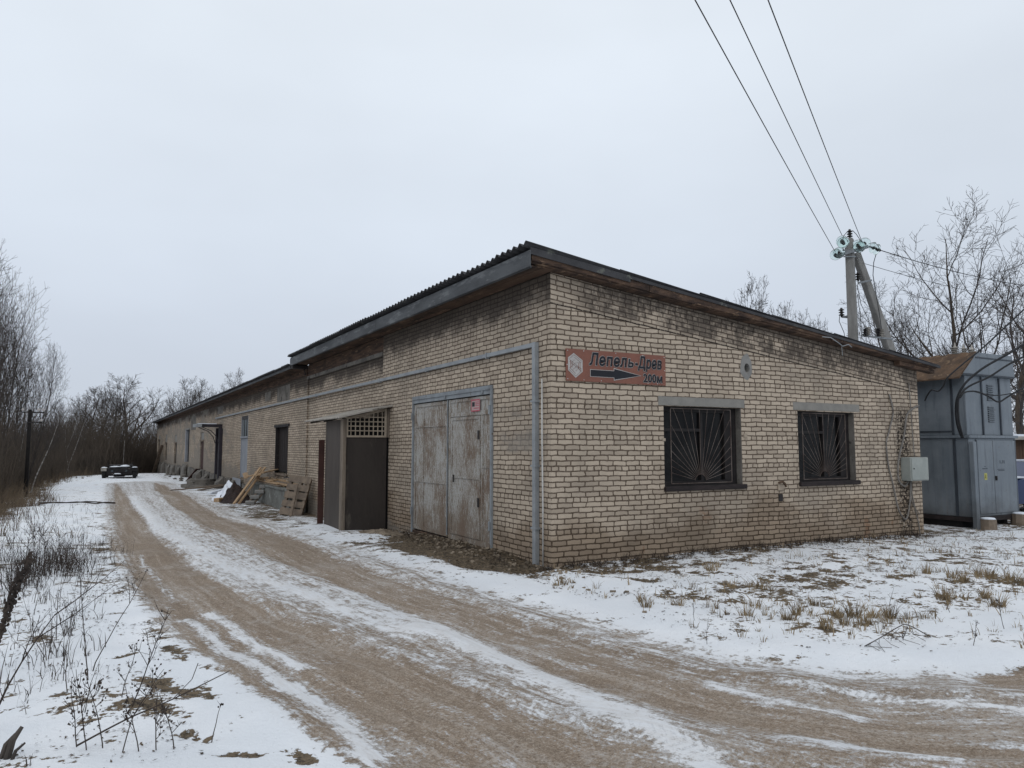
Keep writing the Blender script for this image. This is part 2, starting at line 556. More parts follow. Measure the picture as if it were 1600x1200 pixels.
M['black'] = mat_generic('black_void', (0.012, 0.011, 0.011), (0.008, 0.008, 0.008), 3, 0.9, bump=0)
M['pole_dark'] = mat_generic('tarred_wood', (0.014, 0.012, 0.011), (0.007, 0.006, 0.006), 6, 0.9, bump=0.1, bd=0.002)
M['iron'] = mat_generic('dark_iron', (0.030, 0.026, 0.025), (0.018, 0.015, 0.015), 6, 0.6, bump=0.1, bd=0.002)
M['frame_dark'] = mat_generic('dark_window_frame', (0.020, 0.017, 0.017), (0.011, 0.009, 0.009), 4, 0.7, (1, 1, 3), bump=0.3, bd=0.004)
M['sill'] = mat_generic('burnt_sill', (0.030, 0.022, 0.022), (0.014, 0.011, 0.011), 5, 0.8, (1, 1, 4), bump=0.4, bd=0.006)
M['rod'] = mat_generic('grille_rods', (0.20, 0.165, 0.145), (0.060, 0.036, 0.028), 2.6, 0.5, bump=0, metallic=0.3)
M['lumber'] = mat_generic('fresh_lumber', (0.40, 0.28, 0.17), (0.27, 0.18, 0.105), 3, 0.8, (2, 2, 2), bump=0.3, bd=0.004, c3=(0.16, 0.11, 0.07), t3=0.63)
M['lumber_old'] = mat_generic('weathered_lumber', (0.21, 0.165, 0.125), (0.125, 0.10, 0.08), 4, 0.85, bump=0.4, bd=0.005)
M['snow'] = mat_generic('lying_snow', (0.76, 0.80, 0.86), (0.66, 0.70, 0.77), 5, 0.6, bump=0.4, bd=0.01)
M['scrap'] = mat_generic('dark_peat', (0.042, 0.026, 0.022), (0.016, 0.012, 0.011), 9, 0.95, bump=1.0, bd=0.03)
M['trafo'] = mat_generic('kiosk_paint', (0.125, 0.150, 0.182), (0.100, 0.122, 0.150), 1.3, 0.5, (1, 1, 0.35), bump=0.12, bd=0.004, c3=(0.155, 0.178, 0.205), t3=0.62, spec=0.4)
M['trafo_dark'] = mat_generic('kiosk_seam', (0.045, 0.055, 0.068), (0.030, 0.036, 0.045), 3, 0.6, bump=0.1, bd=0.002)
M['rust'] = mat_generic('rusty_sheet', (0.115, 0.070, 0.042), (0.060, 0.040, 0.028), 4, 0.9, (1, 1, 1), bump=0.5, bd=0.01, c3=(0.17, 0.115, 0.072), t3=0.6)
M['pole'] = mat_generic('pole_concrete', (0.24, 0.235, 0.225), (0.175, 0.17, 0.162), 3, 0.9, (2, 2, 0.5), bump=0.3, bd=0.004)
M['cable'] = mat_generic('black_cable', (0.022, 0.023, 0.026), (0.015, 0.016, 0.018), 5, 0.6, bump=0)
M['grey_cable'] = mat_generic('grey_cable', (0.20, 0.185, 0.17), (0.13, 0.12, 0.11), 6, 0.7, bump=0)
M['box'] = mat_generic('meter_box_paint', (0.30, 0.32, 0.30), (0.25, 0.27, 0.255), 4, 0.5, bump=0.1, bd=0.002)
M['porcelain'] = mat_generic('brown_porcelain', (0.012, 0.010, 0.010), (0.008, 0.007, 0.007), 5, 0.25, bump=0)
M['bark'] = mat_generic('bark', (0.075, 0.064, 0.056), (0.042, 0.036, 0.033), 6, 0.95, (1, 1, 0.3), bump=0.8, bd=0.02)
M['bark_warm'] = mat_generic('warm_bark', (0.10, 0.078, 0.058), (0.055, 0.043, 0.034), 6, 0.95, (1, 1, 0.3), bump=0.8, bd=0.02)
M['twig'] = mat_generic('twigs', (0.078, 0.066, 0.060), (0.050, 0.043, 0.040), 1.0, 0.9, bump=0)
M['birch'] = mat_generic('birch_bark', (0.36, 0.34, 0.32), (0.10, 0.09, 0.085), 3.5, 0.9, (1, 1, 1.6), bump=0.2, bd=0.005)
M['thicket'] = mat_generic('thicket_stems', (0.115, 0.092, 0.072), (0.058, 0.048, 0.040), 0.35, 0.95, bump=0)
M['reed'] = mat_generic('dry_reed', (0.17, 0.128, 0.085), (0.080, 0.060, 0.044), 1.4, 0.95, bump=0)
M['straw'] = mat_generic('straw', (0.36, 0.275, 0.165), (0.10, 0.072, 0.045), 4.0, 0.95, bump=0)
M['weed'] = mat_generic('dead_weed', (0.060, 0.046, 0.038), (0.026, 0.021, 0.019), 6, 0.95, bump=0)
M['litter'] = mat_generic('leaf_litter', (0.10, 0.070, 0.042), (0.032, 0.024, 0.017), 3, 0.95, bump=0)
M['rubble'] = mat_generic('rubble', (0.25, 0.205, 0.155), (0.12, 0.095, 0.07), 3, 0.95, bump=0.6, bd=0.01)
M['tyre'] = mat_generic('tyre_rubber', (0.018, 0.018, 0.019), (0.012, 0.012, 0.012), 5, 0.85, bump=0)
M['wreck'] = mat_generic('wreck_body', (0.022, 0.020, 0.021), (0.010, 0.009, 0.009), 3, 0.8, bump=0.2, bd=0.01, c3=(0.12, 0.10, 0.09), t3=0.62)
M['sign_red'] = mat_generic('sign_panel', (0.205, 0.078, 0.050), (0.165, 0.064, 0.043), 2.0, 0.5, bump=0, spec=0.4)
M['sign_black'] = mat_generic('sign_black', (0.010, 0.012, 0.018), (0.008, 0.009, 0.013), 2.0, 0.5, bump=0)
M['sign_white'] = mat_generic('sign_white', (0.42, 0.40, 0.38), (0.36, 0.34, 0.33), 3.0, 0.5, bump=0)
M['sign_pink'] = mat_generic('sign_pink', (0.42, 0.31, 0.30), (0.36, 0.26, 0.25), 3.0, 0.5, bump=0)
M['pink_red'] = mat_generic('sticker_red', (0.42, 0.09, 0.12), (0.36, 0.07, 0.10), 3.0, 0.5, bump=0)
M['yellow'] = mat_generic('warning_yellow', (0.42, 0.40, 0.10), (0.34, 0.34, 0.10), 3.0, 0.5, bump=0)
M['blue_car'] = mat_generic('blue_paint', (0.02, 0.035, 0.10), (0.015, 0.028, 0.08), 1.0, 0.3, bump=0, spec=0.5)
M['car_glass'] = mat_generic('car_glass', (0.05, 0.06, 0.07), (0.03, 0.04, 0.045), 1.0, 0.1, bump=0, spec=0.5)
M['brown_wall'] = mat_generic('brown_planks', (0.10, 0.060, 0.040), (0.06, 0.038, 0.027), 2.0, 0.9, (4, 4, 0.4), bump=0.4, bd=0.01)
M['brick_chip'] = mat_generic('broken_brick', (0.36, 0.30, 0.235), (0.24, 0.20, 0.16), 8, 0.95, bump=0.8, bd=0.01)


def mat_gate():
    mt, t, b = newmat('peeling_gate_paint')
    O = t.obj()
    X, Y, Z = t.sep(O)
    s1 = t.vscale(O, (14, 14, 2.2))
    n1 = t.noise(s1, 2.6, 7, 0.8)
    n2 = t.noise(t.vscale(O, (1, 1, 0.8)), 1.6, 4, 0.6)
    n3 = t.noise(t.vscale(O, (9, 9, 5)), 6.0, 5, 0.7)
    f = t.add(t.mul(n1, 0.62), t.add(t.mul(n2, 0.30), t.mul(n3, 0.30)))
    f = t.add(f, t.ss(Z, 1.0, 0.0, 0.0, 0.06))
    peel = t.ss(f, 0.597, 0.628, 0, 0.95)
    paint = t.mix(t.ss(n3, 0.35, 0.65), (0.38, 0.37, 0.35, 1), (0.30, 0.29, 0.27, 1))
    under = t.mix(t.ss(n3, 0.4, 0.6), (0.125, 0.092, 0.068, 1), (0.23, 0.185, 0.142, 1))
    under = t.mix(t.ss(n2, 0.52, 0.68, 0, 0.5), under, (0.125, 0.072, 0.045, 1))
    c = t.mix(peel, paint, under)
    c = t.mix(t.ss(n1, 0.61, 0.67, 0, 0.8), c, (0.05, 0.038, 0.032, 1))
    t.put(b.inputs['Base Color'], c)
    b.inputs['Roughness'].default_value = 0.8
    b.inputs['Specular IOR Level'].default_value = 0.25
    t.put(b.inputs['Normal'], t.bump(t.sub(n3, t.mul(peel, 0.8)), 0.5, 0.006))
    return mt


M['gate'] = mat_gate()


def mat_kiosk():
    mt, t, b = newmat('kiosk_paint_weathered')
    O = t.obj()
    X, Y, Z = t.sep(O)
    n1 = t.noise(O, 1.3, 4, 0.6)
    st = t.noise(t.vscale(O, (9, 9, 0.7)), 1.0, 5, 0.7)
    fn = t.noise(O, 30.0, 4, 0.7)
    c = t.mix(t.ss(n1, 0.35, 0.65), (0.125, 0.148, 0.172, 1), (0.172, 0.196, 0.220, 1))
    c = t.mix(t.ss(st, 0.52, 0.68, 0, 0.45), c, (0.19, 0.205, 0.22, 1))
    c = t.mix(t.ss(st, 0.46, 0.34, 0, 0.45), c, (0.070, 0.083, 0.098, 1))
    rust = t.mul(t.ss(t.add(t.mul(st, .6), t.mul(fn, .4)), 0.56, 0.64), t.ss(t.add(Z, t.mul(n1, .6)), .95, .45))
    r2 = t.mul(t.ss(t.noise(O, 7.0, 5, 0.7), 0.66, 0.70), 0.7)
    c = t.mix(t.mx(t.mul(rust, .8), r2), c, (0.10, 0.060, 0.038, 1))
    grime = t.ss(t.add(Z, t.mul(t.sub(n1, .5), 1.2)), .75, .15, 0, .6)
    c = t.mix(grime, c, (0.060, 0.058, 0.055, 1))
    t.put(b.inputs['Base Color'], c)
    t.put(b.inputs['Roughness'], t.ss(n1, .3, .7, .45, .75))
    b.inputs['Specular IOR Level'].default_value = 0.35
    t.put(b.inputs['Normal'], t.bump(t.add(t.mul(n1, 3.0), t.mul(fn, .3)), 0.35, 0.02))
    return mt


M['trafo'] = mat_kiosk()


def mat_glass(name, col, rough):
    mt, t, b = newmat(name)
    n = t.noise(t.obj(), 2.3, 4, 0.6)
    t.put(b.inputs['Base Color'], t.mix(t.ss(n, 0.4, 0.65), (*col, 1), (col[0] * 2.2, col[1] * 2.2, col[2] * 2.0, 1)))
    t.put(b.inputs['Roughness'], t.ss(n, 0.3, 0.7, rough, rough + 0.25))
    b.inputs['Specular IOR Level'].default_value = 0.12
    return mt


M['pane'] = mat_glass('dark_dusty_glass', (0.006, 0.006, 0.0065), 0.08)


def mat_insul():
    mt, t, b = newmat('green_glass_insulator')
    b.inputs['Base Color'].default_value = (0.80, 0.90, 0.88, 1)
    b.inputs['Roughness'].default_value = 0.08
    b.inputs['Transmission Weight'].default_value = 0.95
    b.inputs['IOR'].default_value = 1.12
    return mt


M['insul'] = mat_insul()

# ------------------------------------------------------------------ terrain
YS = [-60, 2, 7, 14, 37, 52, 83, 140, 400]
ZS = [0, 0, -.12, -.26, -.42, -.50, -1.12, -1.4, -1.5]
rs = np.random.RandomState(5)
_fr = rs.uniform(0.15, 1.1, (14, 2)) * rs.choice([-1, 1], (14, 2))
_ph = rs.uniform(0, 6.28, 14)
_fr2 = rs.uniform(1.5, 5.0, (18, 2)) * rs.choice([-1, 1], (18, 2))
_ph2 = rs.uniform(0, 6.28, 18)

LANES = [  # wheel ruts worn down to sandy dirt: (x, y, half width)
    [(-5.25, 40, .10), (-5.22, 31.9, .22), (-5.2, 16.6, .34), (-5.12, 7.2, .36), (-4.95, 1.5, .44), (-4.66, -1.5, .47), (-4.28, -3.3, .50), (-4.0, -4.5, .54), (-3.7, -5.6, .60), (-2.8, -7.2, .75), (-1.2, -8.4, .9), (3, -10.0, 1.0), (12, -12, 1.0)],
    [(-3.1, 40, .12), (-3.14, 32.8, .42), (-3.18, 15.3, .45), (-2.95, 6, .50), (-2.8, 1.4, .44), (-2.64, -.9, .46), (-2.38, -2.8, .52), (-2.22, -4.1, .50), (-1.95, -5.2, .50), (-1.45, -6.1, .50), (-.5, -6.95, .5), (1.2, -7.7, .5), (5, -8.8, .6), (14, -10.6, .7)],
]


def lane_dist(x, y, lane):
    """distance, half width, arc length of nearest point"""
    best = np.full(x.shape, 1e9); hw = np.zeros(x.shape); sl = np.zeros(x.shape); sd_ = np.zeros(x.shape)
    acc = 0.0
    for (x0, y0, w0), (x1, y1, w1) in zip(lane[:-1], lane[1:]):
        dx, dy = x1 - x0, y1 - y0
        L2 = dx * dx + dy * dy
        L = math.sqrt(L2)
        tt = np.clip(((x - x0) * dx + (y - y0) * dy) / L2, 0, 1)
        px, py = x0 + tt * dx, y0 + tt * dy
        d = np.hypot(x - px, y - py)
        side = np.sign(dx * (y - py) - dy * (x - px))
        m = d < best
        best = np.where(m, d, best); hw = np.where(m, w0 + (w1 - w0) * tt, hw)
        sl = np.where(m, acc + tt * L, sl); sd_ = np.where(m, side, sd_)
        acc += L
    return best, hw, sl, sd_


MID = [((a[0] + b[0]) / 2, (a[1] + b[1]) / 2, 0) for a, b in zip(
    [LANES[0][i] for i in (0, 1, 2, 3, 4, 5, 6, 7, 8, 9, 10, 11, 12)],
    [LANES[1][i] for i in (0, 1, 2, 3, 4, 5, 6, 7, 8, 9, 10, 12, 13)])]

STROKES = [   # (points, half width, change of bareness): snow ridges (-) and extra dirt (+)
    ([(-5.27, 5.16), (-5.14, 0.97), (-5.07, 0.20)], .06, -.42),
    ([(-5.05, -0.84), (-4.91, -1.93), (-4.75, -3.01), (-4.59, -3.67), (-4.48, -4.17), (-4.44, -4.65), (-4.46, -5.17)], .075, -.50),
    ([(-4.80, -0.64), (-4.65, -1.89), (-4.56, -2.63), (-4.44, -3.28)], .065, -.50),
    ([(-4.81, 26.42), (-4.64, 11.87), (-4.30, 4.94), (-4.03, 1.87), (-3.76, 0.20), (-3.47, -1.38), (-3.18, -2.57)], .20, -.22),
    ([(-3.18, 0.02), (-3.10, -0.94), (-2.86, -2.64), (-2.81, -3.38)], .12, -.34),
    ([(-3.18, -2.57), (-2.95, -3.25), (-2.86, -3.92), (-2.78, -4.61), (-2.80, -5.21), (-2.78, -5.64), (-2.79, -6.05), (-2.89, -6.64)], .13, -.40),
    ([(-1.68, -5.01), (-1.64, -5.51), (-1.38, -6.03)], .07, -.36),
    ([(-1.23, -5.33), (-1.04, -5.69), (-0.70, -6.15), (-0.21, -6.70)], .06, -.36),
    ([(-2.07, -6.13), (-1.88, -6.46), (-1.60, -6.85)], .07, -.34),
    ([(-1.20, -6.66), (-0.93, -6.99)], .07, -.34),
    ([(-3.88, -4.25), (-3.77, -4.89), (-3.76, -5.56)], .10, -.20),
    ([(-5.17, -1.06), (-5.01, -2.54), (-4.81, -3.74), (-4.62, -4.64), (-4.58, -5.19)], .055, .22),
    ([(-4.68, 2.49), (-4.50, -0.00), (-4.23, -1.58), (-3.92, -3.15), (-3.68, -4.36)], .20, .18),
    ([(-4.07, -3.66), (-3.84, -4.85), (-3.57, -5.66), (-3.45, -6.33)], .26, .20),
    ([(-2.37, -4.60), (-2.12, -5.39), (-1.74, -6.13), (-1.03, -7.07)], .20, .22),
    ([(-3.09, 0.66), (-2.85, -0.72), (-2.69, -2.11)], .06, .20),
    ([(0.26, -6.09), (0.81, -6.10), (1.51, -6.16)], .15, .40),
    ([(-1.58, 4.40), (-1.19, 3.37), (-0.96, 0.67), (-0.61, -0.44)], .22, .16),
    ([(-5.32, -2.12), (-5.22, -2.64)], .075, .30),
    ([(-5.49, -3.03), (-5.26, -3.64)], .085, .30),
    ([(-5.15, -3.31), (-5.15, -3.77)], .05, .28),
    ([(-5.14, -2.88), (-5.01, -3.16)], .045, .26),
    ([(-5.55, -3.69), (-5.43, -3.85)], .04, .28),
    ([(-5.38, -4.31), (-5.27, -4.49)], .05, .34),
    ([(-5.21, -4.73), (-5.04, -4.85)], .05, .34),
    ([(-4.85, -4.88), (-4.80, -5.07)], .05, .36),
    ([(-5.72, -2.35), (-5.58, -2.27)], .03, .30),
    ([(-6.12, -1.97), (-6.01, -1.94)], .03, .30),
    ([(-5.88, -0.34), (-5.70, -0.28)], .05, .24),
    ([(-5.06, -4.28), (-5.06, -4.31)], .03, .26),
    ([(-6.15, 2.75), (-5.57, 3.90)], .22, .16),
    ([(-5.43, 17.16), (-5.54, 5.91)], .30, .13),
    ([(0.27, -2.22), (2.46, -2.42), (5.04, -2.32), (7.33, -2.82)], .16, .13),
    ([(0.56, -1.36), (0.57, -1.49)], .15, .25),
    ([(0.40, -0.70), (2.71, -1.02)], .18, .13),
    ([(-3.73, 25.73), (-3.52, 14.65), (-3.75, 8.16)], .10, .22),
]


def base_h(x, y):
    z = np.interp(y, YS, ZS)
    n = np.zeros(np.shape(x))
    for k in range(14):
        n = n + np.sin(_fr[k, 0] * x + _fr[k, 1] * y + _ph[k])
    return z + 0.010 * n


def sstep(v, a, b):
    q = np.clip((v - a) / (b - a), 0, 1)
    return q * q * (3 - 2 * q)


def terrain(x, y):
    """height, bare, track, s, t"""
    x = np.asarray(x, float); y = np.asarray(y, float)
    z = base_h(x, y)
    n2 = np.zeros(x.shape)
    for k in range(18):
        n2 = n2 + np.sin(_fr2[k, 0] * x + _fr2[k, 1] * y + _ph2[k])
    near = sstep(np.hypot(x + 5.9, y + 9.4), 45, 12)
    z = z + 0.0035 * n2 * near
    bare = np.full(x.shape, 0.315)
    md, _, ms, sgn = lane_dist(x, y, MID)
    mt_ = md * sgn
    track = np.where(mt_ < 0, sstep(md, 1.80, 1.50), sstep(md, 2.35, 1.65))
    # the track corridor: thin, driven-over snow
    bare = bare + track * (0.12 + 0.10 * sstep(y, 3.0, -3.0))
    for i, ln in enumerate(LANES):
        d, hw, s_, _s = lane_dist(x, y, ln)
        k = sstep(d, hw + 0.13, hw - 0.18)
        bare = np.maximum(bare, bare * (1 - k) + k * (0.78 - 0.09 * sstep(y, 2, -4)))
        z = z - 0.030 * sstep(d, hw + 0.18, hw - 0.12)
        z = z + 0.018 * np.exp(-((d - hw - 0.18) / 0.13) ** 2) * near
        track = np.maximum(track, k)
    # broad churned area where the track bends to the right
    k = sstep(np.hypot((x + 1.6) / 1.6, (y + 6.6) / 1.9), 1.1, 0.6)
    k2 = sstep(np.hypot((x + 3.6) / 1.1, (y + 6.4) / 1.5), 1.1, 0.5)
    bare = np.maximum(bare, 0.27 + 0.36 * np.maximum(k, k2) * track)
    # packed white strip between the ruts
    for pts, w_, dl in STROKES:
        d, _, _, _ = lane_dist(x, y, [(p[0], p[1], 0) for p in pts])
        ex, ey = pts[-1]
        k = np.exp(-(d / w_) ** 2)
        bare = bare + dl * k
        if dl < 0: z = z + .010 * k
    # clean field to the right, thin verge on the left
    wall_d = np.where((y > -0.2) & (x < 0), -x, np.where(x >= 0, -y, 9.0))
    foot = sstep(wall_d, 1.0, 0.15)
    bare = bare + 0.30 * foot * np.where(x < 0, 1.0, 0.62)
    spill = sstep(np.hypot((x + 0.45) / 1.0, (y - 2.6) / 3.2), 1.1, 0.45)
    bare = bare + 0.34 * spill
    stuffy = sstep(np.hypot((x + 1.3) / 1.3, (y - 17) / 9.0), 1.2, 0.5)
    bare = bare + 0.14 * stuffy
    verge = sstep(x, -5.9, -6.6) * sstep(y, 12, 2)
    bare = bare + 0.075 * verge
    k = sstep(np.hypot((x + 5.5) / 0.5, (y + 3.0) / 1.3), 1.1, 0.4)
    bare = bare + 0.09 * k
    k = sstep(np.hypot((x + 5.55) / 0.9, (y - 4.5) / 6.5), 1.1, 0.4) * (1 - sstep(y, 14, 18))
    bare = bare + 0.09 * k
    field = sstep(x, -0.5, 1.0) * sstep(y, 0, -1) * sstep(y, -5.6, -4.2)
    bare = bare + 0.075 * field
    k = sstep(np.hypot((x - 5.0) / 7.0, (y + 3.0) / 2.4), 1.2, .5)
    bare = bare + 0.03 * k
    side = sstep(x, -2.4, -1.9) * sstep(y, -2, 2) * (1 - sstep(x, -.3, 0))
    bare = bare + 0.07 * side
    # woods floor
    wood = np.maximum(sstep(x, -7.9, -8.8) * sstep(y, 9, 14), sstep(y - 0.45 * x, 68, 76))
    wood = np.maximum(wood, sstep(x, 14, 26) * sstep(y, -2, 12))
    bare = bare + 0.35 * wood
    z = z + 0.045 * (1 - sstep(bare, 0.25, 0.60)) * sstep(md, 1.6, 2.6) * near
    # bank at the wood's edge
    z = z - 0.25 * sstep(x, -8.6, -10.5) * sstep(y, 5, 12)
    return z, bare, track, ms, mt_


def zg(x, y):
    return float(terrain(np.array([x]), np.array([y]))[0][0])


def axis_pts(segs):
    out = []
    for a, b, st in segs:
        n = max(1, int(round((b - a) / st)))
        out += list(np.linspace(a, b, n, endpoint=False))
    return np.array(out)


gx = np.concatenate([axis_pts([(-900, -200, 100), (-200, -60, 20), (-60, -20, 4), (-20, -9.5, .7), (-9.5, -7.4, .16), (-7.4, 1.6, .055), (1.6, 6, .09), (6, 14, .25), (14, 40, 2), (40, 200, 20), (200, 900, 100)]), [900]])
gy = np.concatenate([axis_pts([(-900, -100, 100), (-100, -20, 10), (-20, -8, .6), (-8, -1.5, .055), (-1.5, 6, .08), (6, 20, .2), (20, 45, .5), (45, 100, 2), (100, 300, 20), (300, 1200, 100)]), [1200]])
GX, GY = np.meshgrid(gx, gy)
tz, tb, tt_, ts, tq = terrain(GX.ravel(), GY.ravel())
V = np.stack([GX.ravel(), GY.ravel(), tz], axis=1)
nx, ny = len(gx), len(gy)
ii = np.arange(nx - 1)[None, :] + np.arange(ny - 1)[:, None] * nx
Q = np.stack([ii, ii + 1, ii + 1 + nx, ii + nx], axis=2).reshape(-1, 4)
qt = tt_[Q].mean(axis=1)


def ground_piece(name, sel):
    q = Q[sel]
    used, inv = np.unique(q.ravel(), return_inverse=True)
    o = np_mesh(name, V[used], inv.reshape(-1, 4), M['ground'])
    me = o.data
    for nm, arr in (('bare', tb), ('track', tt_)):
        a = me.attributes.new(nm, 'FLOAT', 'POINT')
        a.data.foreach_set('value', arr[used].astype(np.float32))
    a = me.attributes.new('st', 'FLOAT_VECTOR', 'POINT')
    a.data.foreach_set('vector', np.stack([ts[used], tq[used], np.zeros(len(used))], axis=1).astype(np.float32).ravel())
    me.polygons.foreach_set('use_smooth', [True] * len(me.polygons))
    o['kind'] = 'structure'
    return o


ground_piece('ground', qt < 0.5)
ground_piece('dirt_road', qt >= 0.5)

# ------------------------------------------------------------------ the warehouse
W_LEN, L_LEN, TURN = 9.2, 82.0, 0.01


def walltop(x): return 4.46 - 0.107 * x
def roofz(x): return 4.655 - 0.121 * x


def wall_mesh(b, axis, u0, u1, z0, z1, holes, depth, top=None, at=0.0):
    """wall face in the plane x=at (axis 'y') or y=at (axis 'x') with rectangular openings and their reveals"""
    us = sorted({u0, u1} | {h[0] for h in holes} | {h[1] for h in holes})
    zs = sorted({z0, z1} | {h[2] for h in holes} | {h[3] for h in holes})

    def P(u, d, z):
        return (u, at + d, z) if axis == 'x' else (at + d, u, z)
    for a, c in zip(us[:-1], us[1:]):
        for e, g in zip(zs[:-1], zs[1:]):
            um, zm = (a + c) / 2, (e + g) / 2
            if any(h[0] < um < h[1] and h[2] < zm < h[3] for h in holes):
                continue
            b.quad(P(a, 0, e), P(c, 0, e), P(c, 0, g), P(a, 0, g))
        if top:
            b.quad(P(a, 0, z1), P(c, 0, z1), P(c, 0, top(c)), P(a, 0, top(a)))
    for a, c, e, g in holes:
        b.quad(P(a, 0, e), P(a, depth, e), P(a, depth, g), P(a, 0, g))
        b.quad(P(c, 0, e), P(c, 0, g), P(c, depth, g), P(c, depth, e))
        b.quad(P(a, 0, g), P(a, depth, g), P(c, depth, g), P(c, 0, g))
        b.quad(P(a, 0, e), P(c, 0, e), P(c, depth, e), P(a, depth, e))


bld = empty('brick_warehouse', (0, 0, 0), 0, 'long low pale brick warehouse with a corrugated lean-to roof and dark eaves', 'warehouse')


def Lp(mb, name, mat, parent=None, **k):
    """part given in the long wall's own frame (x out of the wall is negative, y along it)"""
    o = mb.build(name, mat, parent or bld, **k)
    if parent is None:
        o.rotation_euler = (0, 0, TURN)
    return o


WIN = [(2.20, 3.98, 1.13, 2.47), (5.44, 7.08, 1.13, 2.46)]
HOLE = (4.05, 4.22, 3.12, 3.30)
b = MB()
wall_mesh(b, 'x', 0, W_LEN, -0.4, 3.40, WIN + [HOLE], 0.34, walltop)
b.build('wall', M['brick_front'], bld)
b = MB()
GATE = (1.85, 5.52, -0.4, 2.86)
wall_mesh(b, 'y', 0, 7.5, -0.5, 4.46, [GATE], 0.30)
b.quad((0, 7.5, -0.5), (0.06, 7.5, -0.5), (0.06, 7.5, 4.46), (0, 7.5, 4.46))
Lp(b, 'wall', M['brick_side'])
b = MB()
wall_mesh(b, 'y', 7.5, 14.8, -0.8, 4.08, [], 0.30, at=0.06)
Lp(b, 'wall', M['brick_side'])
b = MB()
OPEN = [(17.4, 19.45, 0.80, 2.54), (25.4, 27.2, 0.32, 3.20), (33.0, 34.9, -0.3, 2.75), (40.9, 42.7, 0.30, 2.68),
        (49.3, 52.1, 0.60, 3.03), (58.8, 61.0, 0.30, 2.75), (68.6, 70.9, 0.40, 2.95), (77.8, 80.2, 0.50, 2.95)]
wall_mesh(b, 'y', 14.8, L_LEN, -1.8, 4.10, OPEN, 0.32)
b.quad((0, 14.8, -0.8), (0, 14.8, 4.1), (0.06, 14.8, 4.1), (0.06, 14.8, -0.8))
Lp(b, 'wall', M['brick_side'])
# back and end walls (out of view)
b = MB()
b.quad((W_LEN, 0, -0.4), (W_LEN, 81.9, -1.8), (W_LEN, 81.9, 3.2), (W_LEN, 0, walltop(W_LEN)))
b.quad((-0.82, 82, -1.8), (W_LEN, 81.9, -1.8), (W_LEN, 81.9, 3.3), (-0.82, 82, 4.2))
b.build('wall', M['brick_side'], bld)
# added black box standing for the unlit inside, so openings never look through
b = MB()
b.box(0.45, W_LEN - 0.3, 0.45, 81.2, -0.3, 3.2)
b.build('interior_blackout', M['black'], bld)

# ---- eaves of the high near section
b = MB()
for k, (a, c) in enumerate(((-0.25, 2.9), (2.91, 6.6), (6.61, 10.9), (10.91, 15.05))):
    b.box(-0.52, -0.50 - 0.004 * (k % 2), a, c, 4.44, 4.685)
b.box(-0.50, -0.47, -0.22, 15.03, 4.43, 4.46)
Lp(b, 'fascia', M['fascia'])
b = MB()
for k in range(4):
    x0 = -0.495 + k * 0.124
    b.box(x0, x0 + 0.118, -0.16, 15.0, 4.462 + 0.004 * (k % 2), 4.485)
for v in np.arange(0.6, 15, 1.15):
    b.box(-0.49, 0.0, v, v + 0.06, 4.487, 4.57)
Lp(b, 'soffit', M['old_wood'])
b = MB()
b.box(0.005, 0.04, 7.5, 14.8, 4.085, 4.455)
Lp(b, 'eaves_board', M['old_wood'])
b = MB()
b.box(-0.02, 0.055, 7.52, 14.8, 3.98, 4.08)
Lp(b, 'concrete_band', M['old_concrete'])
b = MB()
b.box(-0.52, 0.06, 15.05, 15.09, 4.36, 4.66)
b.box(-0.50, 0.08, 14.80, 15.05, 4.33, 4.43)
b.bar((-0.10, 14.9, 4.35), (-0.06, 14.85, 4.12), 0.025)
Lp(b, 'end_board', M['iron'])
# ---- rake over the short wall
b = MB()


def slant(b, x0, x1, y0, y1, lo, hi, fz=roofz, flo=None):
    """slab between heights fz(x)+lo and fz(x)+hi"""
    p = [(x0, y0), (x1, y0), (x1, y1), (x0, y1)]
    i = len(b.v)
    b.v += [(x, y, (flo or fz)(x) + lo) for x, y in p] + [(x, y, fz(x) + hi) for x, y in p]
    for q in ((3, 2, 1, 0), (4, 5, 6, 7), (0, 1, 5, 4), (1, 2, 6, 5), (2, 3, 7, 6), (3, 0, 4, 7)):
        b.f.append(tuple(i + k for k in q))


for k, (a, c, dz) in enumerate(((-0.46, 1.75, 0), (1.76, 4.3, -.012), (4.31, 6.2, .006), (6.21, 8.1, -.02), (8.11, 9.62, -.01))):
    slant(b, a, c, -0.225 - 0.006 * (k % 2), -0.195, 0.035 + dz, 0.005, flo=walltop)
slant(b, -0.46, 9.58, -0.195, -0.165, 0.004, -0.01, flo=walltop)
b.build('rake_board', M['old_wood'], bld)
b = MB()
for k in range(2):
    y0 = -0.165 + k * 0.083
    slant(b, -0.44, 9.5, y0, y0 + 0.079, 0.002 + 0.004 * k, 0.022, fz=walltop)
b.build('soffit', M['old_wood'], bld)
b = MB()
slant(b, -0.50, 1.35, -0.252, -0.234, -0.085, 0.02)
slant(b, 1.351, 9.66, -0.250, -0.234, -0.030, 0.02)
b.build('rake_flashing', M['slate'], bld)
# beam end and curled strip by the far corner
b = MB()
slant(b, 8.4, 9.60, -0.15, -0.02, -0.085, -0.003, fz=walltop)
b.build('beam', M['old_wood'], bld)
b = MB()
b.tube([(5.9, -0.25, roofz(5.9) - .08), (6.1, -0.28, roofz(6.1) - .06), (6.3, -0.30, roofz(6.3) - .13), (6.45, -0.27, roofz(6.45) - .16), (6.6, -0.29, roofz(6.6) - .10), (6.75, -0.25, roofz(6.75) - .12)], 0.009, 5)
b.tube([(6.42, -0.27, roofz(6.45) - .16), (6.44, -0.27, roofz(6.45) - .34)], 0.005, 5)
b.build('torn_strip', M['zinc'], bld)


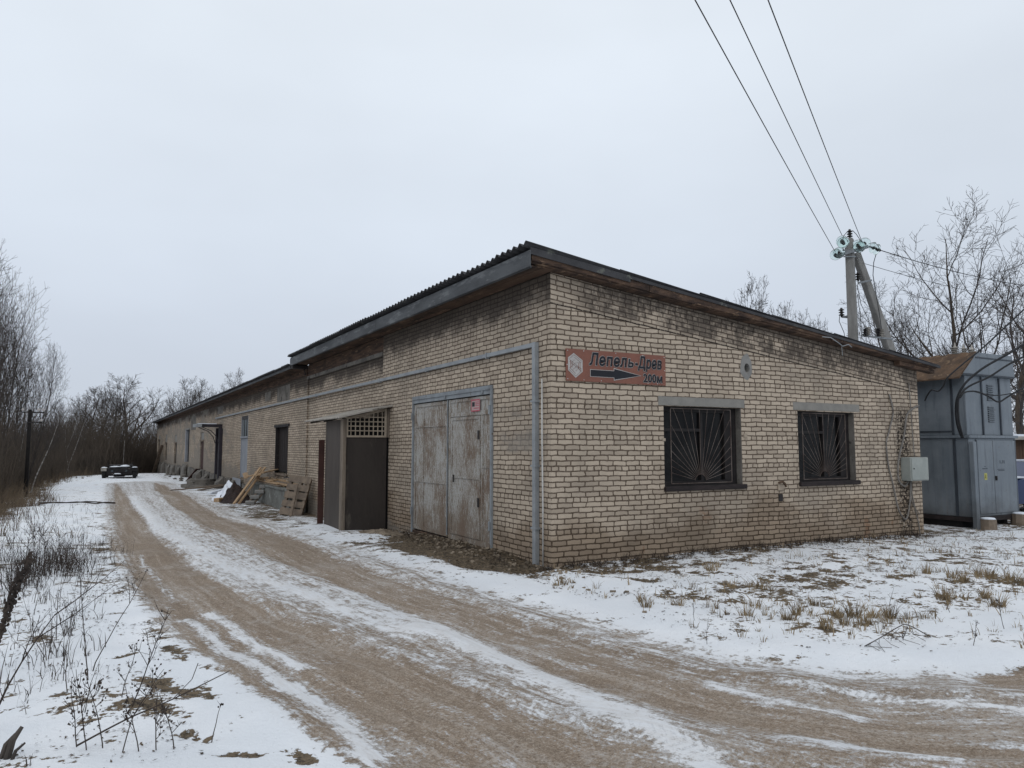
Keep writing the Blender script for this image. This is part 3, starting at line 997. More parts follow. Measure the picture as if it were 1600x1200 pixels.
# ---- corrugated sheets in lapped rows, waves running down the slope
def corrugated(name, x0, x1, y0, y1, zf, rows, period=0.18, amp=0.032, th=0.010, sub=6, rnd=0.0, mat='slate', turn=True):
    rg = random.Random(3)
    b = MB()
    n = int((y1 - y0) / period * sub)
    Ls = (x1 - x0) / rows
    for r in range(rows):
        a = x0 + r * Ls
        c = x0 + (r + 1) * Ls + (0.14 if r < rows - 1 else 0)
        base = len(b.v)
        for k in range(n + 1):
            y = y0 + (y1 - y0) * k / n
            w_ = amp * math.cos(2 * math.pi * (y - y0) / period)
            sheet = int((y - y0) / 1.05)
            rr = random.Random(sheet * 31 + r)
            j = (rr.random() - 0.5) * rnd
            # the upper row lies on the lower one: rows step up towards the high side
            for (x, dz) in ((a - j * 0.6, 0.0), (c, 0.022)):
                zz = zf(x) + w_ + dz * (-1 if x == c else 1) + 0.012 + j * 0.25
                b.v.append((x, y, zz))
                b.v.append((x, y, zz + th))
        for k in range(n):
            i = base + k * 4
            b.f += [(i, i + 4, i + 6, i + 2), (i + 1, i + 3, i + 7, i + 5), (i, i + 1, i + 5, i + 4), (i + 2, i + 6, i + 7, i + 3)]
        b.f += [(base, base + 2, base + 3, base + 1), (base + n * 4, base + n * 4 + 1, base + n * 4 + 3, base + n * 4 + 2)]
    o = b.build(name, M[mat], bld)
    if turn:
        o.rotation_euler = (0, 0, TURN)
    return o


corrugated('roof', -0.60, 9.72, -0.285, 15.15, lambda x: roofz(x) + 0.022, 6, rnd=0.04)
zf2 = lambda x: 4.415 - 0.118 * (x + 0.5) + 0.03
corrugated('roof', -0.58, 9.6, 15.16, 82.5, zf2, 5, rnd=0.03, sub=4)
# ---- eaves of the long lower section
b = MB()
b.box(-0.50, -0.48, 15.1, 82.4, 4.34, 4.435)
Lp(b, 'fascia', M['fascia'])
b = MB()
for k in range(4):
    x0 = -0.478 + k * 0.12
    b.box(x0, x0 + 0.114, 15.12, 82.4, 4.345 + 0.004 * (k % 2), 4.365)
b.box(-0.02, 0.03, 14.85, 81.9, 4.105, 4.343)
Lp(b, 'soffit', M['old_wood'])

# ---- raised concrete plinth of the long wall, with rough buttresses under the doors
rg = random.Random(8)
b = MB()
v = 20.7
while v < 82:
    d = rg.uniform(0.8, 2.2)
    e = min(v + d, 82.02)
    top = float(np.interp(v, (20, 26, 40, 60, 82), (0.10, 0.10, 0.30, 0.20, 0.06))) + rg.uniform(-.06, .06)
    b.box(-rg.uniform(0.04, 0.12), -0.002, v, e - 0.003, -1.8, top)
    v = e
for v, w_, t_, out in ((27.4, 1.0, 0.24, .35), (31.4, 1.1, .18, .5), (37.4, 1.2, .15, .5), (40.5, 1.9, .27, .55), (44.2, 1.0, .2, .4), (49.2, 2.6, .45, .35), (54.3, 1.2, .1, .35), (58.8, 2.0, .22, .4), (63.2, 1.4, .1, .4), (68.4, 2.2, .25, .45), (73.2, 1.5, .1, .4), (77.6, 2.2, .2, .4)):
    b.poly([(-out, v, -1.8), (-out * .8, v, t_ - .3), (-.14, v, t_), (-.14, v, -1.8)])
    b.poly([(-out, v + w_, -1.8), (-.14, v + w_, -1.8), (-.14, v + w_, t_), (-out * .8, v + w_, t_ - .3)])
    b.quad((-out, v, -1.8), (-out, v + w_, -1.8), (-out * .8, v + w_, t_ - .3), (-out * .8, v, t_ - .3))
    b.quad((-out * .8, v, t_ - .3), (-out * .8, v + w_, t_ - .3), (-.14, v + w_, t_), (-.14, v, t_))
Lp(b, 'plinth', M['old_concrete'])

# ---- front windows
for (x0, x1, z0, z1) in WIN:
    yb = 0.17
    fr = MB()
    for (a, c, e, g) in ((x0, x0 + .09, z0, z1), (x1 - .09, x1, z0, z1), (x0 + .09, x1 - .09, z1 - .09, z1), (x0 + .09, x1 - .09, z0, z0 + .08), (x0 + .52 * (x1 - x0), x0 + .52 * (x1 - x0) + .05, z0 + .08, z1 - .09), (x0 + .09, x0 + .52 * (x1 - x0), z1 - .42, z1 - .37)):
        fr.box(a, c, yb - 0.045, yb + 0.04, e, g)
    fr.box(x1 - .30, x1 - .105, yb - 0.05, yb - 0.01, z0 + .08, z1 - .09)
    wo = fr.build('window', M['frame_dark'], bld)
    pn = MB()
    pn.box(x0 + .02, x1 - .02, yb + .0, yb + .008, z0 + .02, z1 - .02)
    pn.build('pane', M['pane'], wo)
    gr = MB()
    gx0, gx1, gz0, gz1 = x0 + .20, x1 - .20, z0 + .045, z1 - .035
    yg = 0.06
    for p, q in (((gx0, gz0), (gx1, gz0)), ((gx1, gz0), (gx1, gz1)), ((gx1, gz1), (gx0, gz1)), ((gx0, gz1), (gx0, gz0))):
        gr.bar((p[0], yg, p[1]), (q[0], yg, q[1]), 0.010)
    cx = (gx0 + gx1) / 2 - .04
    cz = gz0 + .02
    for k in range(19):
        a = R(14 + k * (152 / 18.0))
        dx, dz = math.cos(a), math.sin(a)
        tmax = min(((gx1 - cx) / dx) if dx > 0.01 else 9, ((gx0 - cx) / dx) if dx < -0.01 else 9, (gz1 - cz) / dz)
        t0 = 0.13
        gr.tube([(cx + dx * t0, yg - .01, cz + dz * t0), (cx + dx * tmax, yg, cz + dz * tmax)], 0.0040, 5)
    gr.tube([(cx + math.cos(R(a_)) * .13, yg, cz + math.sin(R(a_)) * .13) for a_ in range(10, 175, 20)], 0.006, 5)
    gr.build('grille', M['rod'], wo)
    si = MB()
    si.box(x0 - .015, x1 + .06, -.055, 0.19, z0 - .075, z0 + .004)
    si.build('sill', M['sill'], wo, bevel=0.008)
    rv = MB()
    rv.box(x1 - .012, x1 + .004, 0.004, 0.20, z0 + .006, z1 - .002)
    rv.build('plastered_reveal', M['old_concrete'], wo)
for (x0, x1) in ((2.09, 4.07), (5.33, 7.25)):
    b = MB()
    b.box(x0, x1, -0.006, 0.30, 2.475, 2.625)
    b.build('lintel', M['lintel'], bld, bevel=0.006)
# cement ring round the blocked hole, with the hole's ragged lip
b = MB()
rg = random.Random(4)
ring = []
for k in range(14):
    a = 2 * math.pi * k / 14
    ring.append((math.cos(a) * (.15 + rg.uniform(-.02, .03)), math.sin(a) * (.23 + rg.uniform(-.03, .03))))
inner = [(math.cos(2 * math.pi * k / 14) * .065, math.sin(2 * math.pi * k / 14) * .085 - .03) for k in range(14)]
hc = (4.135, 3.225)
for k in range(14):
    a, c = ring[k], ring[(k + 1) % 14]
    e, g = inner[k], inner[(k + 1) % 14]
    b.quad((hc[0] + a[0], -.004, hc[1] + a[1]), (hc[0] + c[0], -.004, hc[1] + c[1]), (hc[0] + g[0], -.022, hc[1] + g[1]), (hc[0] + e[0], -.022, hc[1] + e[1]))
    b.quad((hc[0] + e[0], -.022, hc[1] + e[1]), (hc[0] + g[0], -.022, hc[1] + g[1]), (hc[0] + g[0], .2, hc[1] + g[1]), (hc[0] + e[0], .2, hc[1] + e[1]))
b.build('cement_patch', M['concrete'], bld)
# stub of an old bracket between the windows and its rust-capped brick
b = MB()
b.box(4.84, 4.99, -.035, .0, 0.99, 1.10)
b.build('wall_stub', M['brick_chip'], bld, bevel=.01)
b = MB()
b.tube([(4.84, -.04, 1.13), (4.92, -.06, 1.155), (5.0, -.04, 1.12), (5.04, -.03, 1.06)], .02, 5)
b.build('bracket', M['rust'], bld)
b = MB()
b.box(4.86, 4.96, -.03, .0, .80, .93)
b.build('bracket', M['iron'], bld, bevel=.01)
b = MB()
rg = random.Random(14)
for (xx, zz_, s_) in ((4.02, 1.95, .07), (4.05, 1.90, .05), (2.16, 1.88, .05), (4.72, 1.24, .03), (6.15, 3.12, .04), (7.3, 2.66, .03), (3.0, .62, .03), (0.25, 2.45, .03)):
    b = MB()
    b.box(xx, xx + s_ * 1.4, -.012, .0, zz_, zz_ + s_)
    b.build('broken_brick', M['brick_chip'], bld, bevel=.006)

b = MB()
b.box(.10, .30, .3, 81.5, 3.6, 4.30)
b.box(.08, .28, .3, 15.0, 4.0, 4.58)
Lp(b, 'attic_blackout', M['black'])  # added black backing that stops the sky showing through gaps at the eaves
# ---- big gate
g = MB()
GY0, GY1, GT = 1.85, 5.52, 2.86
g.box(-0.035, 0.05, GY0, GY0 + .06, -.02, GT)
g.box(-0.035, 0.05, GY1 - .06, GY1, -.02, GT)
g.box(-0.035, 0.05, GY0 + .06, GY1 - .06, GT - .15, GT)
g.box(-0.055, -0.035, GY0 + .06, GY1 - .06, GT - .075, GT - .055)
for hz in (.35, 2.35):
    g.tube([(-.05, GY1 - .05, hz), (-.05, GY1 - .05, hz + .16)], .022, 8)
    g.tube([(-.05, GY0 + .05, hz), (-.05, GY0 + .05, hz + .16)], .022, 8)
for v in (2.15, 3.75):
    g.box(-.06, -.036, v, v + .05, GT - .13, GT - .07)
gate = Lp(g, 'gate', M['gate_frame'])
# left leaf
lf = MB()
xl = 0.012
lf.box(xl, xl + .03, 3.72, 5.45, .06, 2.69)
for (a, c, e, h_) in ((3.72, 3.80, .06, 2.69), (5.37, 5.45, .06, 2.69), (3.80, 5.37, .06, .15), (3.80, 5.37, 2.62, 2.69), (4.93, 4.97, .15, 2.62), (3.80, 5.37, 1.05, 1.09), (3.80, 5.37, 2.19, 2.22)):
    lf.box(xl - .016, xl - .001, a, c, e, h_)
lf.build('gate_leaf', M['gate'], gate)
rl = MB()
rl.box(xl, xl + .03, 1.92, 3.68, .04, 2.69)
for (a, c, e, h_) in ((1.92, 1.99, .04, 2.69), (3.60, 3.68, .04, 2.69), (1.99, 3.60, .04, .13), (1.99, 3.60, 2.36, 2.44), (1.99, 3.60, 2.63, 2.69), (3.28, 3.31, 2.44, 2.63), (2.24, 2.31, .13, 2.36), (1.99, 2.24, 1.42, 1.45)):
    rl.box(xl - .016, xl - .001, a, c, e, h_)
rleaf = rl.build('gate_leaf', M['gate'], gate)
wk = MB()
wk.box(xl - .012, xl - .002, 2.33, 3.56, .15, 2.34)
for (a, c, e, h_) in ((2.33, 2.38, .15, 2.34), (3.51, 3.56, .15, 2.34), (2.38, 3.51, .15, .21), (2.38, 3.51, 2.29, 2.34), (2.38, 3.51, 1.20, 1.235)):
    wk.box(xl - .026, xl - .013, a, c, e, h_)
wkt = wk.build('wicket_door', M['gate'], rleaf)
b = MB()
b.box(-.030, -.010, 3.695, 3.715, .10, 2.70)
b.build('meeting_rod', M['gate_frame'], gate)
for zz_ in (1.92, .72):
    b = MB()
    b.box(-.03, -.014, 2.34, 2.40, zz_, zz_ + .16)
    b.build('hinge', M['iron'], wkt)
b = MB()
b.bar((-.03, 3.40, 1.12), (-.03, 3.40, 1.26), .02)
b.build('handle', M['iron'], wkt)
b = MB()
b.box(-.02, .10, 1.80, 5.56, -.14, .03)
b.build('threshold', M['old_wood'], gate)

# ---- openings of the long wall
def plank_door(v0, v1, z0, z1, mat, name='door', x=.10):
    b = MB()
    n = max(3, int((v1 - v0) / .16))
    st = (v1 - v0) / n
    for k in range(n):
        b.box(x + .004 * (k % 2), x + .035, v0 + k * st, v0 + (k + 1) * st - .006, z0, z1)
    return Lp(b, name, M[mat])


d1 = plank_door(17.46, 19.39, .84, 2.50, 'brown_door', 'shutter')
b = MB()
b.box(-.05, .06, 17.2, 19.6, 2.50, 2.60)
b.box(-.02, .10, 17.40, 17.47, .80, 2.50)
b.box(-.02, .10, 19.38, 19.45, .80, 2.50)
b.build('frame', M['frame_dark'], d1)
b = MB()
b.box(-.07, .08, 17.3, 19.5, .73, .80)
b.build('sill', M['lumber_old'], d1)
b = MB()
b.tube([(-.04, 17.2, .74), (-.28, 16.6, .72), (-.22, 16.0, .74), (-.28, 15.9, .70)], .018, 6)
Lp(b, 'bent_bar', M['iron'])
# grey door under blue-grey panes
b = MB()
b.box(.03, .07, 25.46, 27.14, .35, 2.16)
b.box(.015, .029, 25.46, 27.14, 1.18, 1.22)
b.box(.0, .10, 25.40, 25.46, .32, 3.2)
b.box(.0, .10, 27.14, 27.20, .32, 3.2)
b.box(-.03, .08, 25.35, 27.25, 2.17, 2.25)
d2 = Lp(b, 'door', M['grey_door'])
b = MB()
b.box(.05, .06, 25.46, 27.14, 2.25, 3.04)
b.build('pane', M['blue_glass'], d2)
b = MB()
for v in (25.98, 26.55):
    b.box(.03, .048, v, v + .05, 2.25, 3.04)
b.box(.02, .08, 25.46, 27.14, 3.04, 3.2)
b.build('frame', M['iron'], d2)
b = MB()
b.box(-.16, -.13, 26.1, 28.3, -.5, .30)
Lp(b, 'leaning_sheet', M['grey_door'])
# canopy on a welded post
b = MB()
b.box(-.14, .04, 33.2, 33.62, -.45, 2.85)
b.box(-.14, .04, 34.5, 34.75, -.45, 2.80)
b.box(-1.15, .0, 33.2, 34.75, 2.86, 2.99)
can = Lp(b, 'canopy', M['purple'])
b = MB()
for v in (33.3, 34.6):
    b = MB()
    b.tube([(-.16, v, 1.95), (-.28, v, 2.32), (-.55, v, 2.62), (-1.05, v, 2.84)], .022, 6)
    b.build('brace', M['purple'], can)
b = MB()
b.box(-1.32, -1.05, 33.1, 34.85, 2.84, 3.0)
b.build('gutter', M['zinc'], can)
b = MB()
b.box(-1.2, -.3, 33.2, 34.7, 2.992, 3.03)
b.build('snow', M['snow'], can)
plank_door(33.05, 34.85, -.28, 2.70, 'brown_door', x=.12)
d3 = plank_door(40.95, 42.65, .32, 2.10, 'red_door', x=.06)
b = MB()
b.box(.04, .1, 40.95, 42.65, 2.20, 2.66)
b.build('transom', M['concrete'], d3)
b = MB()
b.box(-.05, .06, 40.8, 42.8, 2.10, 2.20)
b.build('frame', M['lumber_old'], d3)
b = MB()
b.bar((-.12, 42.3, .32), (-.75, 42.9, -.62), .45, .05)
Lp(b, 'door_ramp', M['red_door'])
d4 = plank_door(49.35, 52.05, .64, 2.98, 'brown_door', x=.18)
b = MB()
b.box(-.03, .1, 49.1, 52.2, 3.03, 3.13)
b.build('lintel', M['concrete'], d4)
b = MB()
b.box(-.01, .16, 51.6, 52.1, .60, 3.03)
b.build('leaf', M['grey_door'], d4)
for (a, c, e, g_) in ((58.85, 60.95, .34, 2.05), (68.65, 70.85, .44, 2.10), (77.85, 80.15, .54, 2.45)):
    dd = plank_door(a, c, e, g_, 'brown_door', x=.12)
    top = 2.75 if a < 60 else 2.95
    b = MB()
    b.box(.03, .09, a, c, g_ + .10, top - .02)
    b.build('transom', M['lintel'], dd)
    b = MB()
    b.box(-.04, .10, a - .05, c + .05, g_, g_ + .10)
    b.build('frame', M['lumber_old'], dd)
b = MB()
b.bar((-.10, 72.9, 1.9), (-.75, 74.2, -.95), .30, .06)
Lp(b, 'leaning_sheet', M['lumber_old'])
# bricked-up vents under the eaves
for (a, c, e, g_) in ((20.6, 21.7, 3.62, 3.98), (33.2, 35.3, 3.60, 4.0), (17.3, 19.4, 3.46, 4.02), (45.5, 48.5, 2.95, 3.9)):
    b = MB()
    b.box(-.006, .02, a, c, e, g_)
    Lp(b, 'blocked_vent', M['old_concrete'])
# loading platform
b = MB()
b.box(-.56, -.003, 14.55, 20.6, -.8, .42)
b.box(-.60, -.56, 14.52, 20.6, .34, .425)
Lp(b, 'loading_platform', M['dock'], bevel=.015)


# ------------------------------------------------------------------ things fixed to the walls
def lw(x, y, z=0.0):
    c, s = math.cos(TURN), math.sin(TURN)
    return (x * c - y * s, x * s + y * c, z)


duct = empty('cable_duct', lw(-.0, .38, -.02), TURN, 'square zinc duct rising at the corner and running along under the eaves', 'duct')
b = MB()
b.box(-.085, -.005, -.045, .040, .0, 3.44)
b.build('riser', M['zinc'], duct, bevel=.004)
b = MB()
x_ = .055
for k in range(12):
    l_ = 3.0 if k else 2.2
    b.box(-.070 - .003 * (k % 2), -.006, x_, x_ + l_ - .004, 3.372, 3.438)
    x_ += l_
b.build('run', M['zinc'], duct)
for k, v in enumerate((1.6, 4.3, 7.2, 10.2, 13.1, 16.5, 20.5, 25, 30, 35)):
    b = MB()
    b.box(-.078, -.003, v, v + .03, 3.35, 3.455)
    b.build('clamp', M['zinc'], duct)
for k, zz_ in enumerate((.55, 1.5, 2.5)):
    b = MB()
    b.box(-.092, -.003, -.075, .075, zz_, zz_ + .03)
    b.build('clamp', M['zinc'], duct)
b = MB()
b.tube([(0, 0, 0), (.0, 0, .9), (-.005, .006, 1.9), (.0, .01, 2.85)], .013, 8)
o = b.build('conduit', M['white_tube'], smooth=True)
o.location = lw(-.035, .185, -.02)
tag(o, 'thin white conduit standing beside the grey duct at the building corner', 'conduit')

# sign board
sg = empty('sign_board', (0.26, -0.02, 2.80), 0, 'red-brown sign board with a black arrow, a hexagon emblem and lettering', 'sign')
b = MB()
b.box(0, 1.98, -.006, .010, 0, .50)
b.build('panel', M['sign_red'], sg, bevel=.003)


def text_part(txt, x, z, size, mat, parent, y, bold, shear=0.0, name='lettering', sx=1.0, space=1.0):
    cu = bpy.data.curves.new(name, 'FONT')
    cu.body = txt
    cu.size = size * 40      # filled at a large size, then scaled down
    cu.offset = 0.0
    cu.extrude = 0.0
    cu.resolution_u = 3
    cu.space_character = space
    ob = bpy.data.objects.new(name, cu)
    COL.objects.link(ob)
    bpy.context.view_layer.update()
    dg = bpy.context.evaluated_depsgraph_get()
    me = bpy.data.meshes.new_from_object(ob.evaluated_get(dg))
    bpy.data.objects.remove(ob)
    # thicken the strokes by overlaying shifted copies, each a hair nearer
    co = np.empty(len(me.vertices) * 3, dtype=np.float64)
    me.vertices.foreach_get('co', co)
    co = co.reshape(-1, 3) / 40
    co[:, 0] += shear * co[:, 1]
    faces = [tuple(p.vertices) for p in me.polygons]
    VV, FF = [], []
    for q in range(12):
        a = 2 * math.pi * q / 12
        base = len(VV)
        VV += [(c[0] + math.cos(a) * bold, c[1] + math.sin(a) * bold, c[2] + q * .00012) for c in co]
        FF += [tuple(base + i for i in f) for f in faces]
    bpy.data.meshes.remove(me)
    me = bpy.data.meshes.new(name)
    me.from_pydata(VV, [], FF)
    me.update()
    me.materials.append(mat)
    o2 = bpy.data.objects.new(name, me)
    COL.objects.link(o2)
    o2.parent = parent
    o2.rotation_euler = (math.pi / 2, 0, 0)
    o2.location = (x, y, z)
    o2.scale = (sx, 1, 1)
    return o2


def fit_text(txt, x0, x1, z, size, parent, bold, out, shear):
    o1 = text_part(txt, x0, z, size, M['sign_white'], parent, -.0085, bold + out, shear, 'letter_outline', space=1.08)
    o2 = text_part(txt, x0, z, size, M['sign_black'], parent, -.0145, bold, shear, 'lettering', space=1.08)
    w_ = max(v.co.x for v in o2.data.vertices)
    for o_ in (o1, o2):
        o_.scale = ((x1 - x0) / w_, 1, 1)


fit_text('Лепел', 0.425, 1.170, 0.268, 0.262, sg, .0075, .0065, .16)
fit_text('-Древ', 1.325, 1.89, 0.268, 0.262, sg, .0075, .0065, .16)
# the soft sign between them, drawn with strokes
for w_, y_, m_, nm_ in ((.045, -.0090, 'sign_white', 'letter_outline'), (.030, -.0150, 'sign_black', 'lettering')):
    b = MB()
    path = [(0, .128), (0, .013), (.050, .013), (.072, .020), (.082, .040), (.074, .062), (.050, .070), (0, .070)]
    q_ = 0
    e_ = w_ / 2 - .004
    for (p0, p1) in zip(path[:-1], path[1:]):
        d_ = Vector((p1[0] - p0[0], p1[1] - p0[1]))
        d_.normalize()
        n_ = Vector((-d_.y, d_.x)) * w_ / 2
        a_ = Vector(p0) - d_ * e_ * (.9 if q_ else 1.0)
        c_ = Vector(p1) + d_ * e_ * .9
        y0_ = y_ - q_ * .0001
        pts = [a_ - n_, c_ - n_, c_ + n_, a_ + n_]
        b.poly([(1.200 + p.x + .16 * p.y, y0_, .268 + p.y) for p in pts])
        q_ += 1
    b.build(nm_, M[m_], sg)
fit_text('200м', 1.50, 1.90, 0.045, 0.185, sg, .0065, .006, .0)
ar = [(0, .035), (.46, .035), (.46, .0), (.98, .085), (.46, .17), (.46, .135), (0, .135)]


def flat(parent, pts, x, z, y, mat, name, grow=0.0):
    cx = sum(p[0] for p in pts) / len(pts)
    cz = sum(p[1] for p in pts) / len(pts)
    b = MB()
    f_ = [(x + p[0] + grow * (1 if p[0] > cx else -1), y - .001, z + p[1] + grow * (1 if p[1] > cz else -1)) for p in pts]
    k_ = [(p[0], y + .001, p[2]) for p in f_]
    b.poly(f_)
    b.poly(list(reversed(k_)))
    for i in range(len(f_)):
        j = (i + 1) % len(f_)
        b.quad(f_[i], k_[i], k_[j], f_[j])
    return b.build(name, M[mat], parent)


flat(sg, [(0 - .009, .035 - .009), (.46 - .009, .035 - .009), (.46 - .009, -.016), (1.01, .085), (.46 - .009, .186), (.46 - .009, .144), (-.009, .144)], .455, .055, -.0085, 'sign_white', 'arrow_outline')
flat(sg, ar, .455, .055, -.0125, 'sign_black', 'arrow')
# hexagon emblem: white cube outline filled with nested angular strokes
hx = [(.155, .045), (.295, .125), (.295, .335), (.155, .455), (.055 - .02, .36), (.035, .14)]
hx = [(.175, .050), (.305, .150), (.305, .330), (.140, .435), (.035, .360), (.035, .165)]
em = flat(sg, hx, 0, 0, -.0085, 'sign_white', 'emblem')
b = MB()
cxh, czh = .17, .245
for s_ in (.86, .66, .46):
    pts = [(cxh + (p[0] - cxh) * s_, czh + (p[1] - czh) * s_) for p in hx]
    for i in range(6):
        if (i + int(s_ * 10)) % 3 == 0:
            continue
        p, q = pts[i], pts[(i + 1) % 6]
        b.bar((p[0], -.0105, p[1]), (q[0], -.0105, q[1]), .008, .001)
for (p, q) in (((.06, .33), (.285, .19)), ((.06, .30), (.28, .165)), ((.06, .20), (.17, .28)), ((.17, .28), (.285, .30)), ((.10, .16), (.20, .24)), ((.20, .24), (.27, .15))):
    b.bar((p[0], -.0112, p[1]), (q[0], -.0112, q[1]), .007, .001)
b.build('emblem_strokes', M['sign_red'], em)
for k, (x, z) in enumerate([(.03, .47), (.33, .478), (.95, .48), (1.5, .478), (1.95, .47), (.03, .03), (.33, .025), (.66, .025), (1.6, .025), (1.8, .025), (1.955, .25), (.02, .25)]):
    b = MB()
    b.lathe((x, -.006, z), [(.008, 0), (.008, .003), (.004, .005)], 8, (0, -1, 0))
    b.build('screw', M['white_tube'], sg)
# notice on the gate
nt = empty('gate_notice', lw(-.012, 2.32, 2.425), TURN, 'small pink and white printed notice on the upper gate panel', 'notice')
b = MB()
b.box(-.012, -.002, 0, .34, 0, .22)
b.build('sheet', M['sign_pink'], nt)
b = MB()
for (a, c, e, h_) in ((0, .34, .195, .22), (0, .34, 0, .022), (0, .015, .022, .195), (.325, .34, .022, .195), (.03, .17, .16, .172), (.03, .17, .13, .142), (.03, .17, .10, .112), (.03, .24, .05, .065)):
    b.box(-.0145, -.0125, a, c, e, h_)
b.build('printed_lines', M['pink_red'], nt)
b = MB()
b.box(-.0145, -.0125, .20, .30, .09, .17)
b.build('pictogram', M['sign_black'], nt)

# meter box and its cables on the broken strip of brick
mbx = empty('meter_box', (8.50, 0, 1.09), 0, 'pale grey steel meter box on the brickwork at the far corner', 'meter box')
b = MB()
b.box(0, .60, -.22, -.004, 0, .48)
b.build('case', M['box'], mbx, bevel=.008)
b = MB()
b.box(.02, .58, -.234, -.222, .02, .46)
dr = b.build('door', M['box'], mbx, bevel=.005)
b = MB()
b.lathe((.08, -.236, .25), [(.014, 0), (.014, .01)], 8, (0, -1, 0))
b.build('lock', M['iron'], dr)
CB = [
    ([(8.2, -.02, 2.86), (8.26, -.03, 2.66), (8.28, -.03, 2.45), (8.10, -.03, 2.05), (8.02, -.03, 1.85), (8.06, -.03, 1.4), (8.16, -.04, 1.05), (8.28, -.05, .55), (8.44, -.06, .33), (8.58, -.05, .36), (8.70, -.05, .72), (8.72, -.06, 1.09)], .017, 'grey cable looping down past the left side of the meter box'),
    ([(9.19, -.02, 2.66), (8.98, -.04, 2.6), (8.72, -.05, 2.45), (8.58, -.05, 2.0), (8.40, -.05, 1.6), (8.33, -.05, 1.3), (8.36, -.05, 1.08), (8.52, -.06, .98), (8.66, -.06, 1.09)], .020, 'thick grey cable bent from the wall edge down to the meter box'),
    ([(8.88, -.02, 3.12), (8.90, -.03, 2.5), (8.92, -.03, 1.9), (8.93, -.04, 1.57)], .010, 'thin straight grey cable entering the meter box from above'),
    ([(8.78, -.04, 1.09), (8.80, -.03, .85), (8.90, -.03, .45), (8.98, -.03, .2), (9.0, -.04, -.05)], .012, 'grey cable dropping from the meter box to the ground'),
    ([(8.72, -.04, 1.09), (8.74, -.05, .7), (8.86, -.03, .55), (9.02, -.03, .38)], .009, 'short thin cable hanging below the meter box'),
]
for pts, r_, lab in CB:
    b = MB()
    # smooth the path
    P_ = [Vector(p) for p in pts]
    out = []
    for i in range(len(P_) - 1):
        p0, p1, p2, p3 = P_[max(i - 1, 0)], P_[i], P_[i + 1], P_[min(i + 2, len(P_) - 1)]
        for k in range(5):
            s_ = k / 5
            out.append(.5 * ((2 * p1) + (-p0 + p2) * s_ + (2 * p0 - 5 * p1 + 4 * p2 - p3) * s_ ** 2 + (-p0 + 3 * p1 - 3 * p2 + p3) * s_ ** 3))
    out.append(P_[-1])
    b.tube(out, r_, 6)
    tag(b.build('wall_cable', M['grey_cable'], smooth=True), lab, 'cable', 'cables at the meter box')
b = MB()
rg = random.Random(44)
for k in range(55):
    x = 8.62 + rg.uniform(-.26, .26)
    z = rg.uniform(.05, 2.5)
    w_ = rg.uniform(.02, .07)
    b = MB()
    b.box(x, x + w_, -.014, .0, z, z + rg.uniform(.015, .045))
    b.build('broken_brick', M['brick_chip'], bld)

# ------------------------------------------------------------------ lean-to shed at the wall
sz = zg(-.6, 8)
sh = empty('entrance_shed', lw(-.0, 7.02, 0), TURN, 'narrow dark-panelled lean-to with a pale lattice under its corrugated roof', 'shed')
zb = -.16
SX = -1.07
b = MB()
b.box(SX + .03, -.06, .0, .02, zb, 2.0)
b.build('side_panel', M['board_dark'], sh)
b = MB()
b.poly([(SX + .01, .15, zb), (SX - .02, 1.45, zb), (SX - .02, 1.45, 2.40), (SX + .01, .22, 2.42)])
b.poly([(SX + .03, .15, zb), (SX + .03, .22, 2.42), (SX, 1.45, 2.40), (SX, 1.45, zb)])
b.quad((SX + .01, .15, zb), (SX + .01, .22, 2.42), (SX + .03, .22, 2.42), (SX + .03, .15, zb))
b.build('front_panel', M['board_grey'], sh)
b = MB()
b.box(SX - .045, SX + .035, -.055, .03, zb, 2.42)
b.box(SX - .045, SX - .01, .031, .15, zb + .02, 2.42)
b.build('post', M['shed_wood'], sh, bevel=.004)
b = MB()
b.box(-.06, -.003, -.03, .03, 2.0, 2.66)
b.build('post', M['shed_wood'], sh)
# lattice panel following the roof
b = MB()


def shroof(x): return 2.72 + (x - 0.0) * .24


x0_, x1_ = SX + .04, -.075
b.box(x0_, x1_, -.03, .0, 2.0, 2.045)
b.poly([(x0_, -.03, shroof(x0_) - .075), (x1_, -.03, shroof(x1_) - .075), (x1_, -.03, shroof(x1_) - .02), (x0_, -.03, shroof(x0_) - .02)])
b.box(x0_, x0_ + .04, -.032, .0, 2.045, shroof(x0_) - .03)
b.box(x1_ - .05, x1_, -.032, .0, 2.045, shroof(x1_) - .03)
nx_ = 9
for k in range(1, nx_):
    x = x0_ + (x1_ - x0_) * k / nx_
    b.box(x - .011, x + .011, -.024, -.012, 2.045, shroof(x) - .05)
for k in range(1, 5):
    z = 2.045 + k * .105
    xa = x0_ + .04
    if z > shroof(xa) - .08:
        xa = (z + .10 - 2.72) / .24
    if xa < x1_ - .1:
        b.box(xa, x1_ - .05, -.030, -.024, z - .012, z + .012)
b.build('lattice', M['slats'], sh)
b = MB()
b.box(SX + .05, .0, .35, .37, 1.9, 2.45)
b.box(-.02, -.005, .02, 1.4, zb, 2.5)
b.build('inner_dark', M['black'], sh)
b = MB()
b.box(SX - .02, 0, 1.44, 1.47, zb, 2.38)
b.build('side_panel', M['board_grey'], sh)
b = MB()
n = 120
ya, yb_ = -.22, 2.9
XL = -1.27
ZL, ZH = 2.43, 2.735
